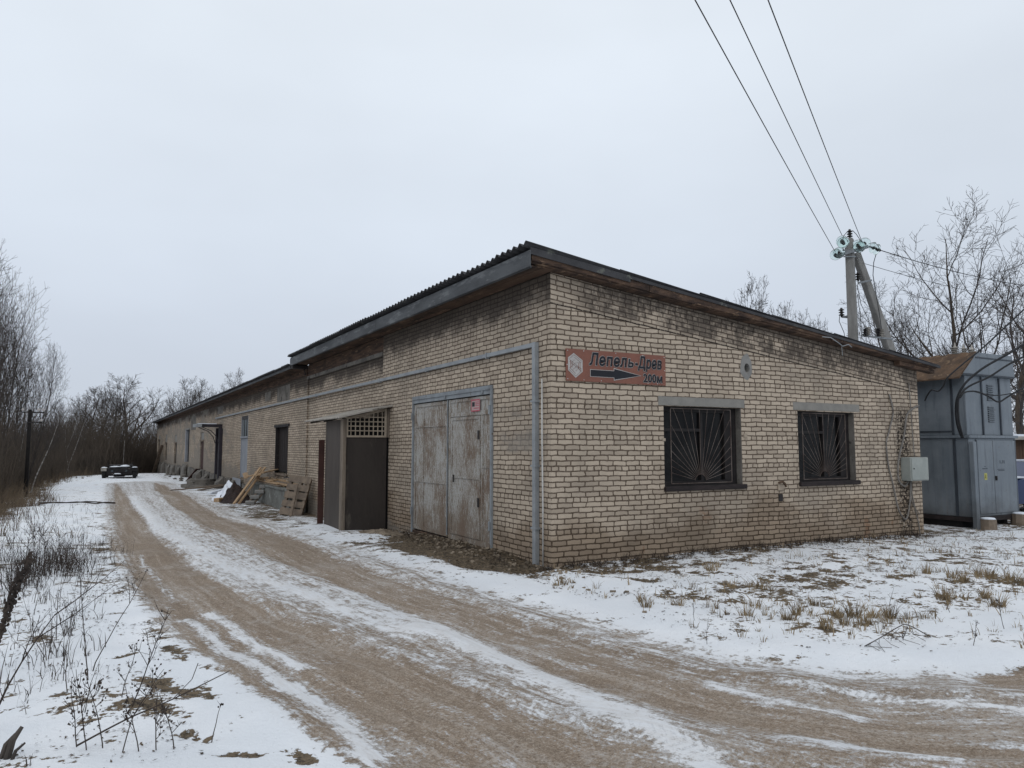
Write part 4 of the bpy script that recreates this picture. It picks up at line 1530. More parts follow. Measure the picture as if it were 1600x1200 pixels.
for k in range(n):
    y = ya + (yb_ - ya) * k / n
    y2 = ya + (yb_ - ya) * (k + 1) / n
    w1 = .018 * math.cos(y * 2 * math.pi / .13)
    w2 = .018 * math.cos(y2 * 2 * math.pi / .13)
    for dz in (.0, .011):
        q_ = [(XL, y, ZL + w1 + dz), (XL, y2, ZL + w2 + dz), (-.005, y2, ZH + w2 + dz), (-.005, y, ZH + w1 + dz)]
        b.poly(q_ if dz else list(reversed(q_)))
    b.quad((XL, y, ZL + w1), (XL, y2, ZL + w2), (XL, y2, ZL + .011 + w2), (XL, y, ZL + .011 + w1))
b.quad((XL, ya, ZL - .012), (-.005, ya, ZH - .012), (-.005, ya, ZH + .028), (XL, ya, ZL + .028))
b.build('roof', M['asbestos'], sh)
b = MB()
b.bar((-1.18, 1.35, 2.395), (-.02, 1.35, 2.67), .045)
b.bar((-1.18, 2.6, 2.395), (-.02, 2.6, 2.67), .045)
b.build('rafter', M['board_grey'], sh)
b = MB()
b.box(SX - .14, SX + .0, 1.62, 1.65, zb - .05, 1.95)
b.build('door', M['red_door'], sh)

# ------------------------------------------------------------------ transformer kiosk
KX, KY = 11.0, 0.0
kz = zg(11.8, 0)
ks = empty('transformer_kiosk', (KX, KY, 0), 0, 'tall blue-grey steel transformer kiosk standing behind the brick corner', 'transformer kiosk')
KW, KD = 1.95, 2.4
b = MB()
b.box(0, KW, 0, KD, .22, 1.98)
b.build('lower_cabinet', M['trafo'], ks, bevel=.01)
b = MB()
b.box(.01, KW - .03, .02, KD, 2.045, 3.40)
b.build('upper_cabinet', M['trafo'], ks, bevel=.01)
b = MB()
b.box(-.04, KW + .03, -.05, KD + .03, 1.981, 2.044)
b.build('belt', M['trafo'], ks, bevel=.006)
b = MB()
b.box(-.02, KW + .02, -.02, KD, .12, .219)
b.build('base_frame', M['sill'], ks)
b = MB()
b.box(.03, KW - .05, .25, KD - .1, -.1, .118)
b.build('underside_shade_block', M['black'], ks)  # solid black block standing in for the shade under the raised kiosk
b = MB()
z0_ = 3.401
fp = [(-.22, z0_), (KW + .01, z0_), (KW - .06, 3.93), (.42, 3.93)]
b.poly([(x, -.06, z) for x, z in fp])
b.poly([(x, KD + .1, z) for x, z in reversed(fp)])
b.quad((-.22, -.06, z0_), (-.22, KD + .1, z0_), (KW + .01, KD + .1, z0_), (KW + .01, -.06, z0_))
b.quad((KW + .01, -.06, z0_), (KW + .01, KD + .1, z0_), (KW - .06, KD + .1, 3.93), (KW - .06, -.06, 3.93))
b.quad((.42, -.06, 3.93), (KW - .06, -.06, 3.93), (KW - .06, KD + .1, 3.93), (.42, KD + .1, 3.93))
rf = b.build('roof_hood', M['trafo'], ks)
b = MB()
for k in range(40):
    y = -.065 + k * (KD + .17) / 40
    y2 = -.065 + (k + 1) * (KD + .17) / 40
    w1 = .012 * math.cos(k * 1.3)
    w2 = .012 * math.cos((k + 1) * 1.3)
    b.quad((-.34, y, 3.335 + w1), (-.34, y2, 3.335 + w2), (.42, y2, 3.95 + w2), (.42, y, 3.95 + w1))
    b.quad((-.34, y, 3.30), (-.34, y2, 3.30), (-.34, y2, 3.335 + w2), (-.34, y, 3.335 + w1))
b.quad((-.34, -.065, 3.30), (-.34, -.065, 3.335), (.42, -.065, 3.95), (.42, -.065, 3.93))
b.build('rusty_slope', M['rust'], ks)
b = MB()
b.box(.34, KW - .07, -.075, -.061, 3.80, 3.825)
b.box(-.2, KW, -.075, -.061, 3.402, 3.43)
b.build('hood_seam', M['trafo_dark'], rf)
# doors
for (a, c) in ((.30, .92), (.94, 1.86)):
    b = MB()
    b.box(a, c, -.022, -.001, .28, 1.93)
    d_ = b.build('door', M['trafo'], ks, bevel=.006)
b = MB()
b.box(.255, .297, -.014, -.001, .25, 1.95)
b.box(.921, .939, -.012, -.001, .28, 1.93)
b.box(1.862, 1.90, -.012, -.001, .25, 1.95)
b.build('door_gap', M['trafo_dark'], ks)
b = MB()
b.box(.955, .99, -.06, -.023, 1.02, 1.12)
b.build('handle', M['iron'], ks)
for x in (.62, 1.36):
    b = MB()
    b.box(x, x + .04, -.01, .019, 2.05, 3.38)
    b.build('corner_strip', M['trafo_dark'], ks)
b = MB()
b.box(-.016, -.001, .28, .34, .24, 1.97)
b.box(-.006, .009, .30, .35, 2.06, 3.38)
b.box(-.006, .009, 1.25, 1.30, 2.06, 3.38)
b.box(-.006, .009, .35, 1.25, 2.12, 2.15)
b.build('corner_strip', M['trafo_dark'], ks)
b = MB()
for g0 in (2.38, 2.88):
    for k in range(8):
        z = g0 + k * .048
        b.poly([(.88, .018, z), (1.12, .018, z), (1.12, -.012, z - .018), (.88, -.012, z - .018)])
        b.poly([(.88, -.012, z - .018), (1.12, -.012, z - .018), (1.12, .0, z - .03), (.88, .0, z - .03)])
for k in range(16):
    z = 2.4 + k * .05
    b.box(-.02, .009, 1.5, 2.2, z, z + .018)
b.build('louvre', M['trafo'], ks)
b = MB()
for g0 in (2.38, 2.88):
    for k in range(8):
        z = g0 + k * .048
        b.box(.88, 1.12, .008, .0195, z - .034, z - .016)
b.build('louvre_slot', M['trafo_dark'], ks)
b = MB()
b.box(-.10, .02, -.16, -.06, -.05, 1.90)
b.build('corner_post', M['trafo'], ks, bevel=.008)
wl = flat(ks, [(0, 0), (.11, 0), (.11, .15), (0, .15)], .52, 1.04, -.0245, 'yellow', 'warning_plate')
flat(wl, [(.015, .015), (.095, .015), (.055, .105)], .52, 1.06, -.0275, 'sign_black', 'pictogram')
flat(wl, [(.032, .024), (.078, .024), (.055, .078)], .52, 1.06, -.0300, 'yellow', 'pictogram')
b = MB()
for (x, z, w_, h_) in ((.46, 1.28, .05, .022), (.52, 1.28, .07, .022), (.61, 1.28, .05, .022), (.54, 1.33, .05, .016), (1.06, 1.26, .3, .014), (1.10, 1.23, .26, .016), (1.18, 1.40, .03, .07), (1.25, 1.40, .05, .02), (1.28, 1.42, .03, .06), (1.34, 1.40, .04, .07)):
    b.box(x, x + w_, -.0235, -.0225, z, z + h_)
b.build('faded_stencil', M['trafo_dark'], ks)
# bushings on the roof
for (x, y) in ((.55, .5), (.9, .5), (1.25, .5), (.2, 2.0), (-.1, 2.2)):
    b = MB()
    z = 3.93 if x > .42 else 3.45
    pr = [(.03, 0)]
    for k in range(4):
        pr += [(.035, .03 + k * .045), (.085, .04 + k * .045), (.085, .048 + k * .045), (.035, .06 + k * .045)]
    pr += [(.02, .24), (.012, .30)]
    b.lathe((x, y, z), pr, 12)
    b.build('bushing', M['asbestos'], ks, smooth=False)
# supports
for (x, y, r_, h_, lab) in ((11.20, -.22, .17, .26, 'snow-capped wooden stump beside the kiosk post'), (12.75, -.12, .20, .30, 'rough wooden stump under the right edge of the kiosk')):
    e_ = empty('wooden_stump', (x, y, kz - .03), 0, lab, 'stump', 'stumps by the kiosk')
    b = MB()
    rg = random.Random(int(x * 10))
    b.lathe((0, 0, 0), [(r_ * 1.1, 0), (r_, .1), (r_ * .95, h_)], 11)
    for i in range(len(b.v)):
        v_ = b.v[i]
        b.v[i] = (v_[0] * rg.uniform(.9, 1.1), v_[1] * rg.uniform(.9, 1.1), v_[2])
    b.build('wood', M['lumber_old'], e_)
    b = MB()
    b.lathe((0, 0, h_), [(r_ * .9, .0), (r_ * .8, .03), (r_ * .4, .04)], 10)
    b.build('snow', M['snow'], e_, smooth=True)

# ------------------------------------------------------------------ power pole
PP = (13.50, 4.56)
pl = empty('power_pole', (PP[0], PP[1], kz), 0, 'concrete power pole with a raking strut and green glass insulators behind the roof', 'power pole')


def pp(p): return (p[0] - PP[0], p[1] - PP[1], p[2] - kz)


def tapered(b, a, c, w0, w1, yaw=0.0):
    a = Vector(a); c = Vector(c)
    q_ = (c - a).to_track_quat('Z', 'Y').to_matrix().to_4x4()
    i = len(b.v)
    for p, w_ in ((a, w0), (c, w1)):
        for sx, sy in ((-1, -1), (1, -1), (1, 1), (-1, 1)):
            b.v.append(tuple(p + (q_.to_3x3() @ Vector((sx * w_ / 2, sy * w_ / 2, 0)))))
    for f_ in ((0, 1, 5, 4), (1, 2, 6, 5), (2, 3, 7, 6), (3, 0, 4, 7), (3, 2, 1, 0), (4, 5, 6, 7)):
        b.f.append(tuple(i + k for k in f_))


b = MB()
tapered(b, (0, 0, -.3), pp((13.480, 4.550, 8.030)), .30, .225)
b.build('shaft', M['pole'], pl, bevel=.02)
b = MB()
st_top = pp((13.840, 4.610, 7.660))
st_mid = pp((14.830, 4.340, 4.850))
dv = Vector(st_mid) - Vector(st_top)
st_bot = Vector(st_top) + dv * ((st_top[2] + .3) / -dv.z)
tapered(b, st_bot, st_top, .29, .21)
b.build('strut', M['pole'], pl, bevel=.02)
b = MB()
A_ = pp((12.990, 4.640, 7.460)); B_ = pp((13.800, 4.170, 7.740))
b.bar(A_, B_, .09, .09)
b.build('crossarm', M['gate_frame'], pl)
for pa, pb, w_ in (((13.140, 4.550, 7.630), (13.470, 4.360, 7.610), .055), ((13.180, 4.540, 7.440), (13.490, 4.370, 7.440), .035), ((13.680, 4.450, 6.680), (14.030, 4.250, 6.760), .05), ((13.300, 4.760, 5.670), (13.540, 4.630, 5.650), .06)):
    b = MB()
    b.bar(pp(pa), pp(pb), w_, w_)
    b.build('bracket', M['gate_frame'], pl)
WD = Vector((.8587, .5123, .0204))


def disc_pos(px): return pp(px)


def insul_disc(p, ax):
    b = MB()
    b.lathe(Vector(p), [(.03, -.05), (.12, -.045), (.165, -.01), (.17, .0), (.15, .008), (.07, .03), (.03, .05)], 18, ax)
    o_ = b.build('glass_disc', M['insul'], pl, smooth=True)
    b = MB()
    b.tube([Vector(p) - Vector(ax) * .14, Vector(p) + Vector(ax) * .14], .022, 6)
    b.lathe(Vector(p), [(.045, .03), (.045, .11), (.02, .12)], 10, ax)
    b.build('cap', M['iron'], o_)


for p in ((12.970, 4.650, 7.500), (12.970, 4.540, 7.530), (13.120, 4.530, 7.900), (12.980, 4.390, 7.800), (13.530, 4.310, 7.780), (13.490, 4.230, 7.700), (13.710, 4.210, 7.840)):
    insul_disc(pp(p), tuple(WD))
for p in ((13.930, 4.100, 7.710), (14.130, 4.110, 7.680)):
    insul_disc(pp(p), (.93, -.30, -.2))


def pin_insul(p, h_=.30):
    b = MB()
    pr = [(.02, 0)]
    for k in range(3):
        pr += [(.035, .06 + k * .075), (.085, .065 + k * .075), (.075, .085 + k * .075), (.04, .10 + k * .075)]
    pr += [(.03, .29)]
    b.lathe(p, pr, 12)
    b.build('pin_insulator', M['porcelain'], pl)


pin_insul(pp((13.500, 4.540, 8.030)))
pin_insul(pp((13.680, 4.450, 6.720)))
pin_insul(pp((13.290, 4.770, 5.650)))
# switch gear behind the roof edge
b = MB()
b.bar(pp((13.470, 4.270, 5.050)), pp((14.280, 3.830, 4.940)), .05, .05)
b.build('switch_frame', M['gate_frame'], pl)
for k, px in enumerate(((13.570, 4.220, 5.010), (13.650, 4.170, 5.050), (13.890, 4.040, 5.010), (14.000, 3.980, 4.990))):
    b = MB()
    pr = [(.03, 0)]
    for j in range(5):
        pr += [(.035, .02 + j * .05), (.085, .025 + j * .05), (.085, .035 + j * .05), (.035, .045 + j * .05)]
    b.lathe(pp(px), pr, 10)
    b.build('switch_insulator', M['asbestos'] if k % 2 else M['porcelain'], pl)
# jumpers
b = MB()
b.tube([pp(p) for p in ((13.470, 4.420, 8.250), (13.480, 4.310, 8.110), (13.540, 4.190, 7.850))], .010, 5)
b.tube([pp(p) for p in ((13.330, 4.500, 8.210), (13.150, 4.500, 8.050), (13.050, 4.450, 7.890))], .010, 5)
b.tube([pp(p) for p in ((14.120, 4.130, 7.540), (14.060, 4.180, 7.290), (14.150, 4.280, 6.930), (14.240, 4.280, 6.450), (14.180, 4.150, 5.740), (14.000, 3.970, 5.130))], .012, 5)
b.tube([pp(p) for p in ((13.650, 4.470, 6.620), (13.780, 4.460, 6.050), (13.910, 4.320, 5.550), (13.750, 4.110, 5.090))], .010, 5)
b.tube([pp(p) for p in ((13.680, 4.490, 6.340), (13.680, 4.430, 5.740), (13.490, 4.270, 4.980))], .010, 5)
b.tube([pp(p) for p in ((13.240, 4.790, 5.720), (13.140, 4.750, 5.520), (13.020, 4.510, 5.130), (13.090, 4.510, 4.750))], .010, 5)
b.tube([pp(p) for p in ((13.810, 4.150, 7.820), (13.930, 4.090, 7.860), (14.070, 4.020, 7.780), (14.120, 4.000, 7.630))], .008, 5)
b.build('jumper_wire', M['cable'], pl)
# overhead wires
for p, lab in (((12.940, 4.660, 7.610), 'leftmost of the three wires running overhead to the pole'), ((13.120, 4.520, 8.070), 'middle of the three wires running overhead to the pole'), ((13.660, 4.240, 7.840), 'rightmost of the three wires running overhead to the pole')):
    b = MB()
    p = Vector(p)
    pts = []
    for k in range(41):
        s_ = k / 40 * 70
        q_ = p - WD * s_
        q_.z -= .00045 * s_ * (70 - s_)
        q_.z += .0315 * s_
        pts.append(q_)
    b.tube(pts, .0085, 5)
    tag(b.build('overhead_wire', M['cable'], smooth=True), lab, 'wire', 'overhead wires from the pole')
for pa, pb, r_, lab in (((14.210, 4.060, 7.660), (36.200, 7.870, 9.510), .013, 'thick dark wire leaving the pole to the right across the trees'),
                   ((13.970, 4.460, 7.320), (36.230, 7.920, 8.790), .008, 'thin wire leaving the pole strut to the right across the trees')):
    b = MB()
    a, c = Vector(pa), Vector(pb)
    pts = [a.lerp(c, k / 16) - Vector((0, 0, .35 * 4 * (k / 16) * (1 - k / 16))) for k in range(17)]
    b.tube(pts, r_, 5)
    tag(b.build('overhead_wire', M['cable'], smooth=True), lab, 'wire', 'overhead wires from the pole')
# black cables of the kiosk
KC = [
    ([(10.190, 0.450, 2.820), (10.040, 0.300, 2.920), (9.920, 0.120, 3.030), (10.050, 0.060, 3.000), (10.040, -0.070, 3.110), (10.020, -0.180, 3.280), (10.190, -0.420, 3.560), (10.490, -0.740, 3.940), (10.960, -1.300, 4.670), (11.300, -1.770, 5.210)], .018, 'wavy black cable crossing the left face of the kiosk'),
    ([(10.390, -0.210, 1.980), (10.240, -0.210, 2.260), (10.200, -0.220, 2.610), (10.230, -0.260, 2.890), (10.300, -0.380, 3.140), (10.430, -0.540, 3.350), (10.560, -0.740, 3.530), (10.810, -1.020, 3.750), (11.110, -1.320, 4.020), (11.450, -1.780, 4.350)], .026, 'thick black cable rising along the kiosk corner and off to the right'),
    ([(10.310, -0.280, 1.980), (10.170, -0.290, 2.310), (10.140, -0.300, 2.650), (10.160, -0.340, 2.880), (10.320, -0.450, 3.080), (10.580, -0.730, 3.270), (10.820, -1.000, 3.520), (11.120, -1.300, 3.750), (11.470, -1.750, 4.020)], .022, 'lower black cable rising along the kiosk corner and off to the right'),
    ([(10.110, -0.370, 2.830), (10.200, -0.430, 2.950), (10.370, -0.580, 2.960), (10.600, -0.700, 2.850), (10.780, -0.790, 2.740), (10.960, -0.890, 2.850), (11.250, -1.070, 3.040), (11.730, -1.470, 3.250)], .018, 'black cable sagging across the front of the kiosk'),
    ([(10.060, -0.400, 2.880), (10.240, -0.510, 2.970), (10.480, -0.630, 2.920), (10.720, -0.760, 2.880), (11.020, -0.930, 2.920), (11.730, -1.460, 3.090)], .012, 'thin black cable across the front of the kiosk above the sagging one'),
]


def smooth_path(pts, n_=5):
    P_ = [Vector(p) for p in pts]
    out = []
    for i in range(len(P_) - 1):
        p0, p1, p2, p3 = P_[max(i - 1, 0)], P_[i], P_[i + 1], P_[min(i + 2, len(P_) - 1)]
        for k in range(n_):
            s_ = k / n_
            out.append(.5 * ((2 * p1) + (-p0 + p2) * s_ + (2 * p0 - 5 * p1 + 4 * p2 - p3) * s_ ** 2 + (-p0 + 3 * p1 - 3 * p2 + p3) * s_ ** 3))
    out.append(P_[-1])
    return out


for pts, r_, lab in KC:
    b = MB()
    b.tube(smooth_path(pts), r_, 6)
    tag(b.build('kiosk_cable', M['cable'], smooth=True), lab, 'cable', 'black cables at the kiosk')

# ------------------------------------------------------------------ timber, pallets and heaps along the wall
def plank(b, a, c, w_, t_, roll=0.0):
    b.bar(a, c, w_, t_, roll)


# planks stacked on the platform's far end
rg = random.Random(21)
PL = []
for k in range(15):
    e_z = .44 + (k // 5) * .052 + .004 * (k % 2)
    if k < 10:
        x = -.52 + (k % 5) * .125 + rg.uniform(-.02, .02)
        y0_ = 15.6 + rg.uniform(-.3, .8)
        y1_ = 20.6 + rg.uniform(-.6, .4)
    else:
        x = -.5 + (k % 5) * .12
        y0_ = 17.8 + rg.uniform(-.3, .8)
        y1_ = 20.9 + rg.uniform(-.4, .3)
    o_ = MB()
    o_.bar((0, 0, 0), (rg.uniform(-.12, .12), y1_ - y0_, rg.uniform(-.01, .03)), .11, .04)
    ob = o_.build('plank', M['lumber'] if rg.random() < .7 else M['lumber_old'], bevel=.003)
    ob.location = lw(x, y0_, e_z + .02)
    ob.rotation_euler = (0, 0, TURN)
    tag(ob, 'sawn plank lying lengthwise in the stack on the concrete platform', 'plank', 'planks stacked on the platform')
for k in range(7):
    o_ = MB()
    L_ = rg.uniform(1.4, 2.2)
    o_.bar((0, 0, 0), (L_ * .55, L_ * .8, .10), .13, .035)
    ob = o_.build('plank', M['lumber'], bevel=.003)
    ob.location = lw(-1.10 + k * .07, 18.6 + rg.uniform(-.5, .7), .62 + k * .035)
    ob.rotation_euler = (0, 0, TURN + rg.uniform(-.3, .5))
    tag(ob, 'loose board lying askew on top of the plank stack', 'plank', 'loose boards on the plank stack')


def pallet(name, loc, rot, label):
    e_ = empty(name, loc, 0, label, 'pallet')
    e_.rotation_euler = rot
    for k in range(5):
        b = MB()
        z = .02 + k * .26
        b.box(-.42, .42, -.012, .012, z, z + (.215 if k % 2 == 0 else .19))
        b.build('deck_board', M['lumber_old'], e_, bevel=.003)
    for x in (-.38, 0, .30):
        b = MB()
        b.box(x, x + .085, .013, .11, .0, 1.22)
        b.build('stringer', M['lumber_old'], e_, bevel=.003)
    return e_


pz = zg(-1.0, 14.0)
pallet('pallet', (-.80, 13.95, pz), (R(-17), R(5), R(-50)), 'weathered pallet leaning against the end of the concrete platform')
b = MB()
b.bar((0, 0, 0), (.25, .35, .95), .08, .04)
o_ = b.build('plank', M['lumber_old'], bevel=.003)
o_.location = (-.86, 13.55, pz + .02)
tag(o_, 'short narrow board propped against the leaning pallet', 'plank')
# pair of long planks leaning over the stack
pz2 = zg(-1.55, 19.3)
for k, (dx, lab) in enumerate(((0, 'left one of two long planks leaning on the stacked timber'), (.16, 'right one of two long planks leaning on the stacked timber'))):
    b = MB()
    b.bar((0, 0, 0), (.95, .35, 1.28), .13, .045)
    o_ = b.build('plank', M['lumber'], bevel=.003)
    o_.location = (-1.78 + dx, 18.5, pz2 + .03)
    tag(o_, lab, 'plank', 'long leaning planks')
# lower pallet tilted beside them, its blocks towards the viewer
e_ = empty('pallet', (-1.36, 18.2, pz2), 0, 'snow-dusted pallet tilted against the timber beside the long planks', 'pallet')
ax = Vector((.88, .40, .95)).normalized()
for k in range(5):
    c_ = ax * (.12 + k * .26)
    b = MB()
    b.bar(c_ + Vector((-.14, .03, 0)), c_ + Vector((.16, -.05, 0)), .15, .10, .2)
    b.build('block', M['concrete'], e_, bevel=.008)
for s_ in (-.03, .20):
    b = MB()
    b.bar(Vector((s_, .06, -.0)), ax * 1.35 + Vector((s_, .06, 0)), .10, .03)
    b.build('runner', M['lumber_old'], e_, bevel=.003)


def heap(name, cx, cy, rx, ry, h_, mat, label, cat, seed, rough=.35, nseg=46, snow=False, zz=None):
    rg_ = np.random.RandomState(seed)
    fr = rg_.uniform(2, 9, (12, 2)) * rg_.choice([-1, 1], (12, 2))
    ph = rg_.uniform(0, 6.3, 12)
    z0 = zg(cx, cy) if zz is None else zz
    b = MB()
    n_ = nseg
    for j in range(n_ + 1):
        for i in range(n_ + 1):
            u = -1 + 2 * i / n_
            v = -1 + 2 * j / n_
            d = min(1.0, math.hypot(u, v))
            x, y = u * rx, v * ry
            nn = sum(math.sin(fr[k, 0] * u * 2 + fr[k, 1] * v * 2 + ph[k]) for k in range(12)) / 5
            z = h_ * (math.cos(d * math.pi) * .5 + .5) * (1 + rough * nn) + (rg_.rand() - .5) * .03 * (1 - d) - .03 * d
            b.v.append((x, y, z))
    for j in range(n_):
        for i in range(n_):
            a = j * (n_ + 1) + i
            if math.hypot(-1 + 2 * (i + .5) / n_, -1 + 2 * (j + .5) / n_) < 1.0:
                b.f.append((a, a + 1, a + n_ + 2, a + n_ + 1))
    o_ = b.build(name, mat)
    o_.location = (cx, cy, z0)
    tag(o_, label, cat)
    return o_


heap('peat_heap', -1.40, 20.9, .75, 2.2, .56, M['scrap'], 'dark brown heap behind the leaning planks, its top under snow', 'heap', 3)
sn_ = heap('snow_cap', -1.52, 21.5, .70, 1.8, .50, M['snow'], 'snow lying on the back of the dark brown heap', 'snow', 5, rough=.55, zz=zg(-1.5, 21.6) + .0)
sn_['kind'] = 'stuff'
b = MB()
b.box(-.25, .25, -.12, .12, 0, .14)
o_ = b.build('timber_block', M['lumber'], bevel=.01)
o_.location = (-1.98, 20.4, zg(-1.98, 20.4))
o_.rotation_euler = (0, 0, .8)
tag(o_, 'pale timber block at the left foot of the dark heap', 'block')
heap('sand_spill', -.75, 5.6, .55, .9, .07, M['rubble'], 'low spill of pale sand at the foot of the dark shed', 'sand heap', 9)
# rounded concrete steps under the canopy and debris
stp = empty('round_steps', (-1.05, 34.5, zg(-1.05, 34.5)), 0, 'rounded concrete steps with a thin snow cover below the wall canopy', 'steps')
for k, (r_, h0, h1) in enumerate(((1.15, -.1, .13), (.85, .131, .27), (.6, .271, .40))):
    b = MB()
    b.lathe((0, 0, h0), [(r_, 0), (r_, h1 - h0)], 22)
    b.build('step', M['old_concrete'], stp)
for k, (x, y, dx, dy, m_, lab) in enumerate(((-2.6, 29.6, 2.1, 1.6, 'lumber_old', 'grey plank lying farthest left below the canopy'), (-1.9, 28.4, 1.6, 2.2, 'lumber_old', 'grey plank lying across the snow before the canopy steps'), (-1.7, 26.2, 1.3, 2.6, 'snow', 'snow-covered plank lying nearest the dark heap'), (-2.9, 31.5, 2.3, .6, 'lumber_old', 'grey plank lying alongside the canopy steps'))):
    b = MB()
    b.bar((0, 0, 0), (dx, dy, .10), .20, .05)
    o_ = b.build('plank', M[m_], bevel=.004)
    o_.location = (x, y, zg(x, y) + .05)
    tag(o_, lab, 'plank', 'planks scattered before the steps')
rg = random.Random(77)
for k in range(12):
    x = -.75 - rg.random() * .9
    y = 36 + rg.random() * 22
    r_ = rg.uniform(.12, .28)
    b = MB()
    b.lathe((0, 0, -.05), [(r_, 0), (r_ * .9, r_ * .6), (r_ * .4, r_ * 1.0)], 7)
    for i in range(len(b.v)):
        v_ = b.v[i]
        b.v[i] = (v_[0] * rg.uniform(.7, 1.2), v_[1] * rg.uniform(.7, 1.2), v_[2] * rg.uniform(.8, 1.2))
    o_ = b.build('rubble_lump', M['old_concrete'])
    o_.location = (x, y, zg(x, y))
    tag(o_, 'broken concrete lump at the foot of the far wall', 'rubble', 'concrete lumps along the far wall')

# ------------------------------------------------------------------ stripped wreck at the end of the track
wz = -.52
wr = empty('car_wreck', (-4.85, 52.2, wz), R(-4), 'stripped dark car wreck with open frame and snow on its panels', 'wrecked car')
for (x, y) in ((-.98, -.9), (.98, -.9), (-.98, 1.7), (.98, 1.7)):
    b = MB()
    b.lathe((x - .13, y, .30), [(.16, 0), (.30, .02), (.33, .07), (.33, .20), (.30, .25), (.16, .26)], 22, (1, 0, 0))
    t_ = b.build('wheel', M['tyre'], wr, smooth=True)
    b = MB()
    b.lathe((x - .14, y, .30), [(.14, 0), (.16, .02), (.10, .05), (.10, .24), (.16, .27), (.14, .28)], 14, (1, 0, 0))
    b.build('rim', M['iron'], t_)
b = MB()
b.box(-.62, .64, -1.15, -1.05, .40, .74)
b.box(-.70, .70, -1.3, -1.20, .26, .36)
b.box(-.62, .64, -1.05, 2.0, .34, .42)
b.box(-.66, -.60, -1.0, 2.1, .42, .72)
b.box(.60, .66, -1.0, 2.1, .42, .72)
b.box(-.35, .35, -1.18, -.4, .10, .33)
b.build('chassis', M['wreck'], wr, bevel=.02)
b = MB()
b.box(-.88, .88, -1.19, 1.9, .17, .735)
b.box(-.80, .80, -.2, 1.7, .735, .93)
b.build('body', M['wreck'], wr, bevel=.08)
for s_ in (-.45, .45):
    b = MB()
    b.lathe((s_, -1.19, .52), [(.09, 0), (.085, .025), (.04, .035)], 12, (0, -1, 0))
    b.build('headlight', M['car_glass'], wr)
b = MB()
b.poly([(-.62, -1.15, .78), (.05, -1.18, .80), (.05, .1, .86), (-.62, .1, .82)])
b.box(-.62, .05, -1.16, .1, .742, .78)
b.box(.08, .68, -1.0, .2, .745, .80)
b.build('bonnet', M['wreck'], wr)
b = MB()
b.lathe((-.28, -.5, .782), [(.42, 0), (.33, .06), (.1, .09)], 14)
b.lathe((.32, -.4, .802), [(.38, 0), (.28, .09), (.1, .14)], 14)
b.lathe((-.1, -1.2, .30), [(.30, 0), (.2, .06), (.05, .07)], 10)
b.build('snow', M['snow'], wr, smooth=True)
for s_ in (-1, 1):
    b = MB()
    b.box(s_ * .98 - .20, s_ * .98 + .20, -1.25, -.45, .70, .76)
    b.box(s_ * .98 - .18, s_ * .98 + .18, -1.27, -1.23, .52, .70)
    f_ = b.build('fender', M['asbestos'] if s_ < 0 else M['wreck'], wr, bevel=.02)
    b = MB()
    b.lathe((s_ * .98, -.9, .762), [(.19, 0), (.15, .04), (.05, .06)], 12)
    b.build('snow', M['snow'], f_)
b = MB()
b.bar((-.78, -.6, .74), (-.78, -.5, 1.18), .03)
b.bar((-.60, -.5, .74), (-.62, -.4, 1.02), .03)
b.bar((.62, -.2, .8), (.80, .2, 1.12), .03)
b.bar((.80, .2, 1.12), (1.12, .3, .72), .03)
b.bar((.70, .2, .75), (.66, .3, 1.08), .03)
b.build('roll_bar', M['iron'], wr)
b = MB()
b.tube([(.18, -.1, .85), (.19, -.1, 1.9), (.21, -.12, 2.75)], .012, 5)
b.build('aerial', M['birch'], wr)

# ------------------------------------------------------------------ old post on the left with its bracket
GP = (-8.74, 27.84)
ps = empty('wooden_utility_pole', (GP[0], GP[1], zg(GP[0], GP[1]) - .1), 0, 'dark wooden utility pole with small snowy insulators at the edge of the thicket', 'utility pole')
D_ = 33.0
b = MB()
PT = (-8.720, 27.470, 3.340)
tp = (PT[0] - GP[0], PT[1] - GP[1], PT[2] - zg(GP[0], GP[1]) + .1)
b.tube([(0, 0, 0), (tp[0] * .5, tp[1] * .5, tp[2] * .5), tp], [.085, .075, .068], 10)
b.build('shaft', M['pole_dark'], ps, smooth=True)
b = MB()
b.bar((tp[0] - .30, tp[1], tp[2] - .12), (tp[0] + .50, tp[1], tp[2] - .12), .045)
b.build('crossarm', M['iron'], ps)
b = MB()
b.bar((tp[0] - .1, tp[1], tp[2] - .55), (tp[0] + .45, tp[1], tp[2] - .55), .04)
b.build('crossarm', M['iron'], ps)
for x, z in ((.30, -.06), (.48, -.06), (.42, -.50), (-.26, -.06)):
    b = MB()
    b.lathe((tp[0] + x, tp[1], tp[2] + z), [(.02, 0), (.05, .03), (.045, .08), (.02, .12)], 8)
    b.build('insulator', M['sign_white'], ps)
b = MB()
pts = [(tp[0] - .26, tp[1], tp[2] + .04), (tp[0] - 3, tp[1] - 1.2, tp[2] - .25), (tp[0] - 8, tp[1] - 3, tp[2] - .1)]
b.tube(smooth_path(pts), .012, 4)
b.build('wire', M['cable'], ps)

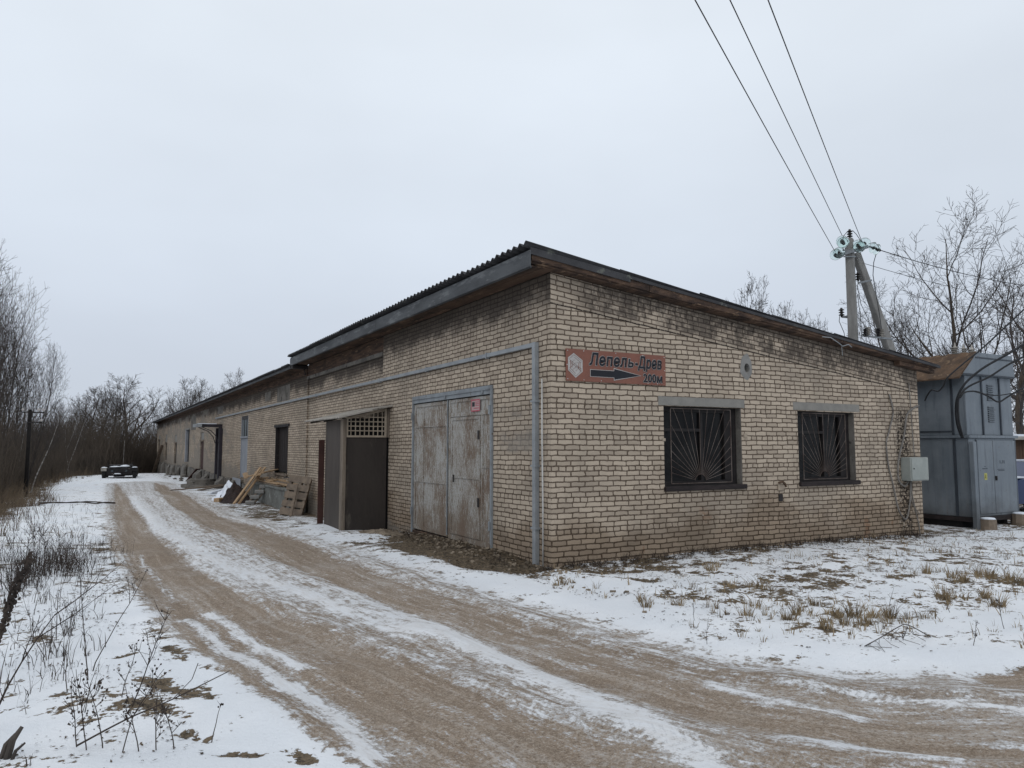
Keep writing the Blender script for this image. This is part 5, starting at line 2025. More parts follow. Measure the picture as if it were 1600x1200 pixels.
# things glimpsed at the right edge
fc = empty('plank_wall', (20.2, 3.9, 0), R(-12), 'brown plank wall with a snowy roof edge behind the kiosk', 'shed wall')
b = MB()
for k in range(36):
    b.box(-1.2 + k * .16, -1.2 + k * .16 + .15, .0 + .01 * (k % 2), .05, -.1, 2.0)
b.build('plank_cladding', M['brown_wall'], fc)
b = MB()
b.box(-1.4, 4.8, -.3, 2.5, 2.01, 2.12)
r__ = b.build('roof', M['asbestos'], fc)
b = MB()
b.box(-1.4, 4.8, -.3, 2.4, 2.121, 2.19)
b.build('snow', M['snow'], r__)
cr_ = empty('parked_car', (17.7, 1.5, zg(17.6, 1.5)), R(70), 'dark blue car parked at the right edge behind the kiosk', 'car')
prof = [(-2.0, .25), (-2.05, .55), (-1.9, .78), (-1.1, .88), (-.6, 1.32), (.75, 1.36), (1.45, .95), (1.95, .85), (2.05, .5), (2.0, .25)]
b = MB()
for s_ in (-1, 1):
    pf = [(s_ * (.80 if z > 1 else .86), y, z) for y, z in prof]
    b.poly(pf if s_ > 0 else list(reversed(pf)))
for (y0_, z0_), (y1_, z1_) in zip(prof, prof[1:] + prof[:1]):
    w0_ = .80 if z0_ > 1 else .86
    w1_ = .80 if z1_ > 1 else .86
    b.quad((-w0_, y0_, z0_), (w0_, y0_, z0_), (w1_, y1_, z1_), (-w1_, y1_, z1_))
b.build('body', M['blue_car'], cr_, bevel=.03)
b = MB()
for s_ in (-1, 1):
    b.poly([(s_ * .87, y, z) for y, z in ((-.95, .92), (-.55, 1.26), (.7, 1.29), (1.25, .95))])
b.build('window', M['car_glass'], cr_)
for (x, y) in ((-.8, -1.3), (.8, -1.3), (-.8, 1.35), (.8, 1.35)):
    b = MB()
    b.lathe((x - .09, y, .29), [(.18, 0), (.30, .02), (.30, .17), (.18, .19)], 20, (1, 0, 0))
    b.build('wheel', M['tyre'], cr_, smooth=True)
b = MB()
b.box(-.7, .7, -.5, .7, 1.365, 1.41)
b.box(-.75, .75, 1.5, 1.95, .93, .97)
b.build('snow', M['snow'], cr_)
# ------------------------------------------------------------------ bare trees
def grow(seed, H, r0, spread=.5, up=.35, n1=16, n2=8, n3=6, n4=3, start=.25, fork=0, wiggle=.12, l1=.42, twig=.006, lean=(0, 0), droop=0.0):
    """returns trunk segments and crown segments of a leafless tree"""
    rg_ = random.Random(seed)
    trunk, crown = [], []

    def walk(p, d, L, r, rend, n_, trop, lv, store):
        pts = [(p.copy(), d.copy(), r)]
        st_ = L / n_
        for k in range(n_):
            d = (d + Vector((rg_.gauss(0, wiggle), rg_.gauss(0, wiggle), rg_.gauss(0, wiggle * .6) + trop))).normalized()
            q_ = p + d * st_
            ra = r + (rend - r) * k / n_
            rb = r + (rend - r) * (k + 1) / n_
            store.append((*p, *q_, ra, rb))
            p = q_
            pts.append((p.copy(), d.copy(), rb))
        return pts

    def side(d, ang, az):
        a = d.orthogonal().normalized()
        b_ = d.cross(a)
        return (d * math.cos(ang) + (a * math.cos(az) + b_ * math.sin(az)) * math.sin(ang)).normalized()

    def branch(p, d, L, r, lv):
        n_ = (0, 7, 5, 4, 3)[lv]
        trop = (0, up * .18, up * .16, up * .10, -droop)[lv]
        pts = walk(p, d, L, r, max(r * .3, twig * .6), n_, trop, lv, crown)
        if lv >= 4: return
        cnt = (0, n2, n3, n4)[lv]
        az = rg_.uniform(0, 6.28)
        for k in range(cnt):
            f_ = .22 + .76 * (k + rg_.random() * .8) / cnt
            i_ = min(int(f_ * n_), n_ - 1)
            pp_, dd, rr = pts[i_]
            p2 = pp_.lerp(pts[i_ + 1][0], rg_.random())
            az += 2.4 + rg_.uniform(-.5, .5)
            branch(p2, side(dd, R(rg_.uniform(28, 55)), az), L * rg_.uniform(.38, .62) * (1.15 - .5 * f_), max(rr * .55, twig), lv + 1)

    stems = 1 if not fork else fork
    for s_ in range(stems):
        d0 = Vector((lean[0] + (rg_.gauss(0, .16) if fork else 0), lean[1] + (rg_.gauss(0, .16) if fork else 0), 1)).normalized()
        hh = H * (1 if s_ == 0 else rg_.uniform(.7, .95))
        pts = walk(Vector((rg_.uniform(-.2, .2) if s_ else 0, rg_.uniform(-.2, .2) if s_ else 0, -.2)), d0, hh * .93, r0 * (1 if not fork else .75), twig * 1.5, 14, .05, 0, trunk)
        az = rg_.uniform(0, 6.28)
        m_ = n1 if not fork else int(n1 * .7)
        for k in range(m_):
            f_ = start + (.97 - start) * (k + rg_.random() * .6) / m_
            i_ = min(int(f_ * 14), 13)
            pp_, dd, rr = pts[i_]
            p2 = pp_.lerp(pts[i_ + 1][0], rg_.random())
            az += 2.4 + rg_.uniform(-.6, .6)
            ang = R(rg_.uniform(35, 62)) * (.6 + spread * .8)
            L_ = H * l1 * (1.0 - .72 * (f_ - start) / (1 - start)) * rg_.uniform(.75, 1.15)
            branch(p2, side(dd, ang, az), L_, max(rr * .55, twig * 2), 1)
    return trunk, crown


KINDS = {}


def tree_kind(key, mt_, mc_, **k):
    tr, cr_ = grow(**k)
    KINDS[key] = (tr, cr_, M[mt_], M[mc_])


tree_kind('broad', 'bark', 'twig', seed=11, H=12, r0=.26, spread=.42, up=.65, n1=14, n2=8, n3=6, n4=2, start=.20, l1=.58, twig=.013, wiggle=.06)
tree_kind('broad2', 'bark', 'twig', seed=23, H=12, r0=.24, spread=.38, up=.7, n1=15, n2=8, n3=6, n4=2, start=.2, l1=.52, twig=.013, fork=2, wiggle=.06)
tree_kind('upswept', 'bark', 'twig', seed=5, H=10, r0=.10, spread=.16, up=.8, n1=17, n2=7, n3=4, n4=1, start=.12, l1=.50, twig=.0068, fork=3, wiggle=.035)
tree_kind('upswept2', 'bark', 'twig', seed=15, H=10, r0=.11, spread=.20, up=.75, n1=18, n2=7, n3=4, n4=1, start=.12, l1=.48, twig=.0068, fork=2, wiggle=.035)
tree_kind('limbed', 'bark_warm', 'twig', seed=42, H=12, r0=.22, spread=.40, up=.6, n1=12, n2=8, n3=6, n4=2, start=.16, l1=.56, twig=.0080, fork=2, wiggle=.10)
tree_kind('limbed2', 'bark_warm', 'twig', seed=47, H=12, r0=.19, spread=.42, up=.5, n1=14, n2=8, n3=5, n4=2, start=.18, l1=.46, twig=.0080, wiggle=.11)
tree_kind('birch', 'birch', 'twig', seed=31, H=10, r0=.09, spread=.35, up=.5, n1=24, n2=7, n3=5, n4=3, start=.18, l1=.34, twig=.0045, wiggle=.06, droop=.06)
tree_kind('pole', 'birch', 'twig', seed=35, H=7, r0=.055, spread=.25, up=.6, n1=12, n2=5, n3=3, n4=2, start=.35, l1=.30, twig=.004, wiggle=.05)
PROTO = {}
BASEH = {'broad': 12, 'broad2': 12, 'upswept': 10, 'upswept2': 10, 'limbed': 12, 'limbed2': 12, 'birch': 10, 'pole': 7}


def plant_tree(key, x, y, h_, rz, name, label, cat='tree', group=None, wide=1.0):
    z = zg(x, y)
    if key not in PROTO:
        root = empty(name, (x, y, z))
        tr, cr_, a, c = KINDS[key]
        segs_mesh('trunk', tr, a, root, 7)
        segs_mesh('crown', cr_, c, root, 3)
        PROTO[key] = root
    else:
        root = copy_tree(PROTO[key])
        root.name = name
        for k_ in ('label', 'category', 'group'):
            if k_ in root: del root[k_]
    root.location = (x, y, z)
    s_ = h_ / BASEH[key]
    root.scale = (s_ * wide, s_ * wide, s_)
    root.rotation_euler = (0, 0, rz)
    tag(root, label, cat, group)
    return root


# right-hand side, behind the kiosk and over the roof
RT = [
    ('limbed', (28.07, 9.55), 12.6, .4, 'bare_tree', 'tall forked bare tree rising behind the kiosk, largest on the right', 1.0),
    ('limbed2', (23.63, 5.15), 11.4, 2.0, 'bare_tree', 'bare tree with a dark trunk at the right edge beside the kiosk', .9),
    ('limbed2', (29.49, 12.19), 9.5, 4.0, 'bare_tree', 'lower bare tree between the birch and the forked tree', .9),
    ('birch', (26.54, 11.54), 10.8, 1.0, 'birch_tree', 'slender pale birch standing just right of the concrete pole', 1.0),
    ('limbed', (34.79, 9.25), 12.0, 3.3, 'bare_tree', 'bare tree whose crown enters at the right edge', 1.0),
    ('broad', (49.15, 40.17), 17.6, 0.3, 'bare_tree', 'left one of the two distant bare crowns over the roof ridge', .62),
    ('broad2', (53.37, 40.11), 17.4, 1.4, 'bare_tree', 'right one of the two distant bare crowns over the roof ridge', .55),
    ('broad2', (45.04, 17.29), 9.0, 3.0, 'bare_tree', 'low distant bare tree between the two nearest right-hand trunks', 1.0),
]
for key, (x, y), h_, rz, nm, lab, wd in RT:
    plant_tree(key, x, y, h_, rz, nm, lab, 'tree', None, wd)
# far background beyond the track's end
BT = [
    ('broad', (-3.05, 97.73), 11.6, 0.0, 'broad round-crowned bare tree beyond the wreck, tallest of the far row', 1.35),
    ('broad2', (-7.92, 103.86), 11.4, 2.0, 'forked bare tree left of the round-crowned one beyond the track', 1.2),
    ('broad', (-5.48, 113.94), 12.0, 4.0, 'bare tree between the two main crowns beyond the track', .8),
    ('broad2', (0.73, 110.50), 10.6, 1.0, 'bare tree just left of the far end of the warehouse', .8),
    ('broad', (5.42, 127.34), 14.2, 3.0, 'distant bare crown peeping above the far end of the roof', .8),
    ('broad2', (7.77, 118.03), 14.0, 5.0, 'second distant bare crown above the roof, from the far end', .8),
    ('broad', (11.37, 109.17), 14.0, 1.7, 'distant bare crown above the roof nearest to its step', .7),
    ('broad2', (-10.27, 98.30), 10.0, .7, 'shorter bare tree at the left of the far row', .8),
    ('broad2', (49.59, 57.07), 17.2, .7, 'tiny bare treetop showing over the ridge above the sign', .35),
]
for key, (x, y), h_, rz, lab, wd in BT:
    plant_tree(key, x, y, h_, rz, 'bare_tree', lab, 'tree', 'bare trees beyond the track', wd)
# the left thicket's own trees
LT = [
    ('upswept', (-10.54, 32.12), 13.6, 0.0, 'tallest upswept bare tree at the left edge'),
    ('upswept2', (-10.76, 39.10), 11.4, 1.5, 'upswept bare tree second from the left edge, behind the tallest'),
    ('upswept', (-9.40, 36.06), 8.2, 2.4, 'upswept bare tree standing just right of the utility pole'),
    ('upswept2', (-10.87, 27.73), 12.4, 4.0, 'upswept bare tree cut off by the left edge'),
    ('upswept', (-10.60, 36.73), 11.0, 5.1, 'upswept bare tree deep in the thicket at the left edge'),
    ('upswept2', (-9.11, 51.91), 5.6, .3, 'small upswept tree between the utility pole and the far row'),
    ('upswept2', (-12.12, 44.43), 14.0, 2.9, 'slim upswept tree in the thicket left of the utility pole'),
    ('upswept', (-10.92, 48.34), 10.5, 1.1, 'slim upswept tree in the thicket directly behind the utility pole'),
]
for key, (x, y), h_, rz, lab in LT:
    plant_tree(key, x, y, h_, rz, 'bare_tree', lab, 'tree', 'upswept bare trees of the left thicket', .62)
rg = random.Random(61)
for k, ((x, y), h_, lab) in enumerate((((-8.71, 29.96), 4.4, 'thin pale sapling with a crooked stem right of the utility pole'), ((-8.42, 56.10), 5.2, 'pale birch sapling at the snow edge midway to the wreck'), ((-8.29, 57.17), 4.2, 'second pale sapling forking beside the birch at the snow edge'), ((-6.40, 75.57), 4.8, 'pale sapling left of the wreck in front of the dark wood'), ((-2.51, 80.27), 4.6, 'pale sapling right of the wreck near the warehouse end'), ((-10.08, 38.73), 5.0, 'pale sapling in the thicket left of the utility pole'), ((-9.29, 61.16), 6.0, 'slender birch in the dark wood before the far row'))):
    plant_tree('pole', x, y, h_, rg.uniform(0, 6), 'birch_sapling', lab, 'sapling', 'pale saplings of the thicket')

# undergrowth: countless stems read as one mass
rs = np.random.RandomState(77)
S_ = []


def stems(n_, xr, yr, hr, keep, rad=(.006, .016), side=3):
    c = 0
    while c < n_:
        x = rs.uniform(*xr); y = rs.uniform(*yr)
        if not keep(x, y):
            c += .2
            continue
        c += 1
        h_ = rs.uniform(*hr) * (.75 + .35 * math.sin(x * .5 + y * .23))
        z = float(np.interp(y, YS, ZS)) - .25
        lx, ly = rs.normal(0, .10), rs.normal(0, .10)
        r_ = rs.uniform(*rad)
        p = [np.array([x, y, z])]
        for k in range(3):
            lx += rs.normal(0, .06); ly += rs.normal(0, .06)
            p.append(p[-1] + np.array([lx, ly, 1.0]) * h_ / 3)
        for k in range(3):
            S_.append((*p[k], *p[k + 1], r_ * (1 - k * .28), r_ * (1 - (k + 1) * .28)))
        for j in range(side):
            f_ = rs.uniform(.15, .95)
            i_ = int(f_ * 3)
            q_ = p[i_] + (p[i_ + 1] - p[i_]) * (f_ * 3 - i_)
            az = rs.uniform(0, 6.28)
            L_ = h_ * rs.uniform(.15, .4)
            S_.append((*q_, *(q_ + np.array([math.cos(az) * .45, math.sin(az) * .45, .85]) * L_), r_ * .55, r_ * .25))


left_edge = lambda y: np.interp(y, (8, 14.8, 28, 46, 63, 73, 90), (-8.9, -8.9, -9.2, -8.8, -7.2, -3.0, 0.0))
far_y = lambda x: np.interp(x, (-12, -6.5, -1.5, 5), (58, 66, 75, 86))
stems(9000, (-24, -8), (13, 75), (1.6, 4.3), lambda x, y: x < left_edge(y) - .1 and x > -5.87 - (y + 9.4) * .16 - 1.5, (.006, .018), 4)
stems(9000, (-14, 3), (64, 96), (2.4, 6.2), lambda x, y: y > far_y(x), (.012, .032), 4)
o = segs_mesh('undergrowth', S_, M['thicket'], None, 3)
tag(o, 'dense brown thicket of bare stems along the left edge and beyond the track', 'undergrowth', kind='stuff')
S_ = []
stems(2600, (15.5, 48), (4, 40), (1.5, 4.6), lambda x, y: (x - 13) * .75 > (y - 2) * .3 and y > 3.2, (.006, .016), 4)
o = segs_mesh('undergrowth', S_, M['thicket'], None, 3)
tag(o, 'tangle of bare brush behind the kiosk and under the right-hand trees', 'undergrowth', kind='stuff')


# ------------------------------------------------------------------ grasses
def blades(name, tufts, mat, label, cat, wmin=.002, wmax=.005):
    """tufts: (x, y, radius, count, height)"""
    rs_ = np.random.RandomState(len(tufts) * 7 + 1)
    V_, Q_ = [], []
    xs = np.array([t_[0] for t_ in tufts]); ys = np.array([t_[1] for t_ in tufts])
    z_ = terrain(xs, ys)[0]
    for (x, y, r_, n_, h_), z in zip(tufts, z_):
        for k in range(n_):
            a = rs_.uniform(0, 6.28); rr = r_ * math.sqrt(rs_.rand())
            px, py = x + math.cos(a) * rr, y + math.sin(a) * rr
            hh = h_ * rs_.uniform(.25, 1.15) * (1.0 if rs_.rand() < .8 else .45)
            w_ = rs_.uniform(wmin, wmax)
            lean = abs(rs_.normal(0, .45)) + .5 * rr / max(r_, .01) * rs_.rand()
            ta = a + rs_.normal(0, .7)
            fa = rs_.uniform(0, 6.28)
            dx, dy = math.cos(fa) * w_, math.sin(fa) * w_
            mx_, my_ = px + math.cos(ta) * lean * hh * .35, py + math.sin(ta) * lean * hh * .35
            tx, ty = px + math.cos(ta) * lean * hh, py + math.sin(ta) * lean * hh
            i = len(V_)
            V_ += [(px - dx, py - dy, z - .02), (px + dx, py + dy, z - .02), (mx_ + dx * .8, my_ + dy * .8, z + hh * .55), (mx_ - dx * .8, my_ - dy * .8, z + hh * .55), (tx + dx * .2, ty + dy * .2, z + hh), (tx - dx * .2, ty - dy * .2, z + hh)]
            Q_ += [(i, i + 1, i + 2, i + 3), (i + 3, i + 2, i + 4, i + 5)]
    o_ = np_mesh(name, np.array(V_), np.array(Q_), mat)
    tag(o_, label, cat, kind='stuff')
    return o_


rg = random.Random(9)
T_ = []
main = [(-0.40, -2.67), (0.03, -2.72), (1.21, -2.42), (0.34, -3.45), (1.47, -2.65), (0.52, -3.89), (0.83, -3.72), (1.34, -3.57), (0.78, -4.36), (1.09, -4.05), (1.24, -4.13), (1.52, -4.35), (3.98, -3.26), (3.94, -3.63), (3.93, -3.76), (4.34, -3.74), (4.35, -3.86), (2.73, -4.22), (3.15, -4.46), (1.42, -4.23), (0.95, -4.45), (1.77, -1.47), (0.81, -3.16), (2.91, -4.72), (4.47, -4.06), (-0.54, -1.14), (4.38, -4.26), (1.74, -4.57), (0.49, -4.36)]
for (x, y) in main:
    T_.append((x, y, rg.uniform(.04, .08), rg.randint(40, 80), rg.uniform(.10, .20)))
    for k in range(3):
        T_.append((x + rg.gauss(0, .14), y + rg.gauss(0, .14), rg.uniform(.02, .06), rg.randint(8, 26), rg.uniform(.06, .13)))
for k in range(1500):
    x = rg.uniform(-.7, 12); y = -rg.random() ** .8 * 6.0 - .15
    if x < 1.2 and y < -4.8 + x * -.6: continue
    dens = .5 + .5 * math.sin(x * 1.3 + y * 2.1) * math.sin(y * 1.7 - x * .6)
    if rg.random() > dens: continue
    T_.append((x, y, rg.uniform(.01, .06), rg.randint(1, 9), rg.uniform(.04, .15)))
blades('dry_grass', T_, M['straw'], 'straw-coloured grass tufts poking through the snow before the windows', 'grass')
T_ = []
for k in range(260):      # along the foot of the front wall
    T_.append((rg.uniform(-.2, 9.1), -rg.random() ** 2 * .45 - .03, rg.uniform(.02, .09), rg.randint(4, 18), rg.uniform(.05, .16)))
for k in range(110):
    T_.append((-rg.random() ** 1.5 * .7 - .05, rg.uniform(-.1, 6.8), rg.uniform(.02, .08), rg.randint(3, 12), rg.uniform(.04, .11)))
blades('dry_grass', T_, M['weed'], 'dark withered grass along the foot of the brick walls', 'grass', .0015, .004)
T_ = []
for k in range(520):      # left margin reeds
    y = rg.uniform(9, 64) if rg.random() < .4 else rg.uniform(9, 30)
    e_ = float(left_edge(y))
    T_.append((e_ + rg.gauss(-.4, .8), y, rg.uniform(.05, .35), rg.randint(8, 26), rg.uniform(.25, .95)))
blades('dry_reeds', T_, M['reed'], 'tawny dry reeds along the snow edge of the left thicket', 'reeds', .003, .008)
T_ = []
for k in range(520):      # verge: fine dark stalks
    x = -5.9 - rg.random() * 2.4; y = -4.6 + rg.random() * 26
    if rg.random() < .45:
        x = -7.2 + rg.gauss(0, .55); y = 5.0 + rg.gauss(0, 2.6)
    T_.append((x, y, rg.uniform(.01, .08), rg.randint(1, 5), rg.uniform(.12, .45)))
for (cx_, cy_), n_, s_, hh in (((-6.58, 2.69), 120, .42, .5), ((-6.44, 4.06), 120, .5, .5), ((-6.87, 4.78), 80, .5, .55), ((-6.33, 5.36), 80, .6, .4), ((-6.71, 1.43), 50, .35, .4), ((-6.21, -1.19), 60, .5, .25), ((-6.25, -2.45), 30, .3, .2)):
    for k in range(n_):
        T_.append((cx_ + rg.gauss(0, s_ * .6), cy_ + rg.gauss(0, s_ * 1.6), rg.uniform(.02, .12), rg.randint(2, 6), rg.uniform(.3, 1.0) * hh))
blades('dry_grass', T_, M['weed'], 'thin dark withered stalks scattered over the snowy left verge', 'grass', .0014, .0042)

# leaf litter and twigs
def litter(name, n_, fn, mat, label, smin, smax):
    rs_ = np.random.RandomState(n_)
    P_ = np.array([fn(rs_) for _ in range(n_)])
    z_ = terrain(P_[:, 0], P_[:, 1])[0]
    V_, Q_ = [], []
    for (x, y), z in zip(P_, z_):
        s_ = rs_.uniform(smin, smax); a = rs_.uniform(0, 6.28)
        c_, s2 = math.cos(a), math.sin(a)
        i = len(V_)
        el_ = rs_.uniform(.3, .9)
        for (u, v) in ((-1, 0), (0, -el_), (1, 0), (0, el_)):
            V_.append((x + (u * c_ - v * s2) * s_, y + (u * s2 + v * c_) * s_, z + .004 + rs_.rand() * s_ * .7))
        Q_.append((i, i + 1, i + 2, i + 3))
    o_ = np_mesh(name, np.array(V_), np.array(Q_), mat)
    tag(o_, label, 'leaves', kind='stuff')


def f_left(r_):
    while True:
        x = -5.3 - abs(r_.normal(0, 1.0)); y = -4.8 + abs(r_.normal(0, 7))
        if y < -1.0 and r_.rand() < .75: continue
        if x > -9 and math.sin(x * 3.1 + y * 1.3) * math.sin(y * 2.3 - x) > -.1: return (x, y)


def f_right(r_):
    while True:
        x = r_.uniform(-.8, 11); y = -abs(r_.normal(0, 2.6)) - .1
        if y > -5.9 and math.sin(x * 2.1 + y * 1.3) * math.sin(y * 3.3 - x) > -.2: return (x, y)


def f_wall(r_): return (-abs(r_.normal(0, .5)) - .05, r_.uniform(-.3, 6.6)) if r_.rand() < .7 else (r_.uniform(-.6, 9), -abs(r_.normal(0, .25)) - .03)


litter('fallen_leaves', 2600, f_left, M['litter'], 'brown fallen leaves scattered on the snowy left verge', .004, .017)
litter('fallen_leaves', 4200, f_right, M['litter'], 'dark leaves and bits scattered on the snow before the windows', .005, .020)
litter('fallen_leaves', 3200, f_wall, M['litter'], 'leaf litter heaped along the foot of the gate wall', .008, .032)


def f_rub(r_): return (-abs(r_.normal(0, .45)) - .05, 2.6 + r_.normal(0, 1.9))


rs_ = np.random.RandomState(4)
b = MB()
for k in range(260):
    x, y = f_rub(rs_)
    z = zg(x, y) if k < 400 else 0
    s_ = rs_.uniform(.008, .035)
    i0 = len(b.v)
    b.box(-s_, s_, -s_ * .7, s_ * .7, -s_ * .5, s_ * .5, Matrix.Translation((x, y, z + s_ * .2)) @ Euler((rs_.uniform(-.5, .5), rs_.uniform(-.5, .5), rs_.uniform(0, 3))).to_matrix().to_4x4())
o = b.build('gravel_bits', M['rubble'])
tag(o, 'crumbs of brick and gravel along the foot of the gate', 'gravel', kind='stuff')


# ------------------------------------------------------------------ single weeds in the foreground
def weed(x, y, h_, seed, label, lean=(0, 0), pods=0, branches=5, r_=.004, name='dead_weed', group=None, plume=False, spread=.5):
    rg_ = random.Random(seed)
    segs, podv = [], []
    p = Vector((0, 0, -.03))
    d = Vector((lean[0], lean[1], 1)).normalized()
    n_ = 9
    pts = [p.copy()]
    for k in range(n_):
        d = (d + Vector((rg_.gauss(0, .07), rg_.gauss(0, .07), 0)) + Vector((lean[0], lean[1], 0)) * .04).normalized()
        q_ = p + d * h_ / n_
        segs.append((*p, *q_, r_ * (1 - .07 * k), r_ * (1 - .07 * (k + 1))))
        p = q_
        pts.append(p.copy())
    tips = [p.copy()]
    for k in range(branches):
        f_ = rg_.uniform(.3, .95)
        i_ = int(f_ * n_)
        q_ = pts[i_]
        az = rg_.uniform(0, 6.28)
        L_ = h_ * rg_.uniform(.12, .3) * (1.2 - f_ * .6)
        dd = Vector((math.cos(az) * spread, math.sin(az) * spread, .8)).normalized()
        m_ = q_ + dd * L_ * .5
        e_ = m_ + (dd + Vector((rg_.gauss(0, .2), rg_.gauss(0, .2), .2))).normalized() * L_ * .5
        segs.append((*q_, *m_, r_ * .6, r_ * .45))
        segs.append((*m_, *e_, r_ * .45, r_ * .3))
        tips += [m_, e_]
        for j in range(2):
            g_ = m_.lerp(e_, rg_.random()) + Vector((rg_.gauss(0, .03), rg_.gauss(0, .03), .04)) * h_ * 1.4
            segs.append((*m_.lerp(e_, .4), *g_, r_ * .35, r_ * .2))
            tips.append(g_)
    root = empty(name, (x, y, zg(x, y)), 0, label, 'plant', group)
    segs_mesh('stem', segs, M['weed'], root, 4)
    if pods or plume:
        b = MB()
        src = []
        if plume:
            for k in range(230):
                f_ = rg_.uniform(.32, 1.0)
                q_ = pts[min(int(f_ * n_), n_ - 1)].lerp(pts[min(int(f_ * n_) + 1, n_)], rg_.random())
                w_ = .040 * math.sin(min(1, (f_ - .28) * 2.2) * 1.57) * (1.15 - f_ * .55)
                src.append((q_ + Vector((rg_.gauss(0, w_ * .6), rg_.gauss(0, w_ * .6), rg_.gauss(0, .01))), rg_.uniform(.008, .020)))
        for k in range(pods):
            q_ = rg_.choice(tips) + Vector((rg_.gauss(0, .006), rg_.gauss(0, .006), rg_.gauss(0, .012)))
            src.append((q_, rg_.uniform(.004, .009)))
        for q_, s_ in src:
            b.lathe(q_ - Vector((0, 0, s_)), [(s_ * .3, 0), (s_ * .8, s_ * .6), (s_ * .7, s_ * 1.4), (s_ * .2, s_ * 2)], 5, (rg_.gauss(0, .4), rg_.gauss(0, .4), 1))
        b.build('seed_heads', M['weed'], root)['kind'] = 'stuff'
    return root


mp = (-6.57, -2.28)
weed(mp[0], mp[1], 0.98, 3, 'thick dark mullein stalk leaning right at the left edge', (.12, .10), 0, 2, .012, 'mullein_stalk', None, True, .3)
WD_ = [
    ((-5.94, -4.34), .42, 12, 8, 26, 'dead weed with round seed heads at the bottom, leftmost of its clump'),
    ((-5.89, -4.42), .50, 13, 8, 30, 'tall dead weed with seed heads, second in the bottom clump'),
    ((-5.81, -4.42), .48, 14, 7, 24, 'dead seed-headed weed in the middle of the bottom clump'),
    ((-5.72, -4.54), .55, 15, 7, 26, 'straight dead weed with seed heads right of the clump middle'),
    ((-5.63, -4.56), .40, 16, 8, 26, 'short bushy dead weed with seed heads near the bottom'),
    ((-5.54, -4.57), .42, 17, 8, 22, 'bushy dead weed at the right end of the bottom clump'),
    ((-5.45, -4.60), .36, 18, 7, 16, 'thin dead weed just right of the bottom clump'),
    ((-5.91, -2.89), .78, 21, 3, 0, 'tall bare stalk on the verge, left of a close pair'),
    ((-5.89, -2.65), .86, 22, 2, 8, 'tall stalk with a feathery top, right of a close pair'),
    ((-5.65, -3.70), .68, 23, 9, 8, 'spindly stalk with a forked top leaning right on the verge'),
    ((-5.70, -3.47), .40, 24, 8, 14, 'low branching weed beside a bare leafy spot'),
    ((-6.03, -3.15), .52, 25, 4, 0, 'thin curved stalk left of the tall pair'),
    ((-5.25, -4.57), .26, 26, 1, 3, 'small umbel stalk standing alone in the snow near the road'),
    ((-6.44, 2.59), .80, 31, 14, 30, 'dark dense weed bush at the left, upper part of its clump'),
    ((-6.54, 2.05), .78, 32, 14, 30, 'dark weed bush at the left, lower in its clump'),
    ((-6.42, 4.49), .74, 33, 14, 26, 'spreading dark weed bush at the right of its clump'),
    ((-6.84, 3.94), .86, 34, 13, 22, 'dark branching weed behind the mullein'),
    ((-6.70, 5.61), .70, 35, 14, 28, 'farthest dark weed bush of the left clump'),
    ((-6.21, 2.44), .58, 36, 10, 8, 'wispy weed right of the dark clump'),
    ((-7.29, 7.11), .95, 37, 10, 8, 'wispy tall weed at the left edge below the utility pole'),
    ((-6.15, 6.34), .55, 38, 9, 6, 'low wispy weed between the dark clump and the road'),
    ((2.20, -4.60), .20, 51, 3, 0, 'single stub of stalk standing in the snow at the right'),
    ((2.02, -4.01), .24, 52, 1, 0, 'short thick upright stick in the snow among the tufts'),
    ((-0.36, -3.40), .30, 53, 4, 0, 'thin bent weed in the snow below the left window'),
    ((1.04, -5.47), .26, 54, 9, 4, 'low dark branching weed near the right edge of the field'),
    ((1.92, -5.29), .34, 55, 8, 4, 'dark branching weed at the right edge of the field'),
    ((0.70, -5.02), .22, 56, 9, 4, 'small dark weed under the fallen branch'),
    ((-0.89, -4.14), .28, 57, 3, 0, 'thin forked stem by the road bend'),
]
for (x, y), h_, sd_, br, pd, lab in WD_:
    weed(x, y, h_, sd_, lab, (random.Random(sd_).uniform(-.2, .2), random.Random(sd_ + 1).uniform(-.1, .1)), pd, br, .0035 if h_ < .6 else .0045, spread=.75 if pd > 15 else .5)
# bare sapling leaning in from the left edge
sp0 = (-6.43, -3.75)
segs = []
root = empty('bare_sapling', (sp0[0], sp0[1], zg(*sp0)), 0, 'bare branching sapling leaning in at the lower left edge', 'sapling')


def rec(p, d, L, r_, lv, rg_):
    n_ = 5
    for k in range(n_):
        d = (d + Vector((rg_.gauss(0, .10), rg_.gauss(0, .10), rg_.gauss(0, .08)))).normalized()
        q_ = p + d * L / n_
        segs.append((*p, *q_, r_ * (1 - .12 * k), r_ * (1 - .12 * (k + 1))))
        p = q_
        if lv < 2 and k > 0 and rg_.random() < .8:
            a = rg_.uniform(0, 6.28)
            rec(p, (d + Vector((math.cos(a) * .7, math.sin(a) * .7, .1))).normalized(), L * rg_.uniform(.35, .6), r_ * .55, lv + 1, rg_)


rec(Vector((0, 0, -.05)), Vector((.30, .10, .9)).normalized(), .78, .008, 0, random.Random(9))
segs_mesh('stem', segs, M['weed'], root, 4)
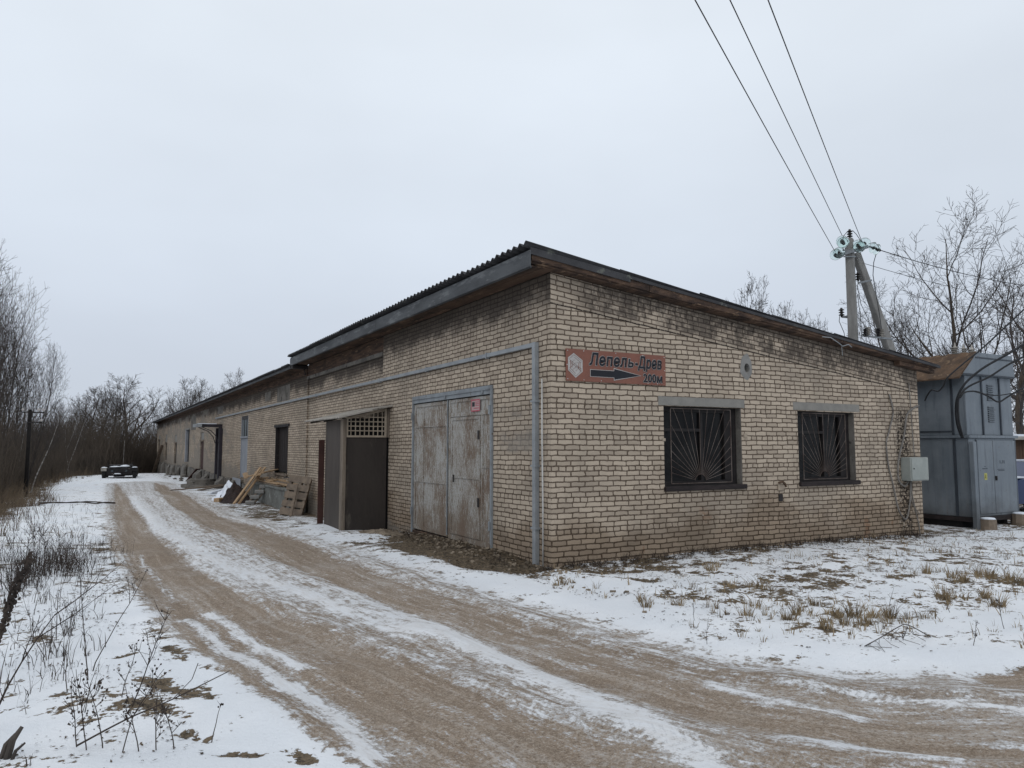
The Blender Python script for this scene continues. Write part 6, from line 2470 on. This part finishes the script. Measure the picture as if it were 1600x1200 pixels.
# splintered stump at the bottom left corner and a fallen branch lying by it
sp1 = (-6.28, -4.39)
st_ = empty('broken_stump', (sp1[0], sp1[1], zg(*sp1)), 0, 'splintered dark stump at the bottom left corner', 'stump')
for k, (dx, dy, h_, r_) in enumerate(((0, 0, .15, .020), (-.03, .02, .11, .017), (.02, -.03, .07, .011))):
    b = MB()
    b.tube([(dx, dy, -.05), (dx + .03, dy + .01, h_ * .6), (dx + .07, dy + .03, h_)], [r_, r_ * .85, r_ * .5], 7)
    b.build('splinter', M['bark'], st_)
fb = (-5.94, -4.42)
b = MB()
b.tube(smooth_path([(0, 0, .03), (.25, .10, .10), (.5, .18, .15), (.85, .36, .22)]), [.006 - .0002 * k for k in range(16)], 5)
b.tube([(.5, .18, .15), (.62, .30, .22), (.66, .36, .30)], .003, 4)
o = b.build('fallen_branch', M['weed'])
o.location = (fb[0], fb[1], zg(*fb))
tag(o, 'long thin fallen branch lying across the bottom weeds', 'branch')
fb = (0.53, -5.04)
b = MB()
b.tube(smooth_path([(-.40, .0, .02), (-.15, .03, .05), (.12, .02, .12), (.24, .0, .13), (.42, -.10, .02)]), .0045, 5)
for k in range(12):
    rg = random.Random(k)
    x = -.36 + k * .06
    z = max(.02, .12 - .2 * abs(x - .18))
    b.tube([(x, .01, z), (x + rg.uniform(-.10, .08), rg.uniform(-.12, .05), z * .5), (x + rg.uniform(-.18, .16), rg.uniform(-.22, .1), .015)], .0022, 4)
o = b.build('fallen_branch', M['weed'])
o.location = (fb[0], fb[1], zg(*fb))
tag(o, 'arched fallen branch with twigs lying on the snow at the right', 'branch')
# twist of cable across the snow by the utility pole
cb = (-7.93, 22.59)
cb2 = (-5.48, 21.07)
for k, lab in enumerate(('dark branch lying across the snow beside the left rut', 'second dark branch crossing the one beside the left rut')):
    b = MB()
    L_ = Vector((cb2[0] - cb[0], cb2[1] - cb[1], 0))
    pts = []
    for j in range(9):
        f_ = j / 8
        q_ = L_ * f_ + Vector((0, (.35 if k else -.2) * math.sin(f_ * 6 + k), 0))
        q_.z = zg(cb[0] + q_.x, cb[1] + q_.y) - zg(*cb) + .04 + .05 * abs(math.sin(f_ * 7 + k))
        pts.append(q_)
    b.tube(pts, .022, 5)
    o = b.build('fallen_branch', M['weed'])
    o.location = (cb[0], cb[1], zg(*cb))
    tag(o, lab, 'branch')
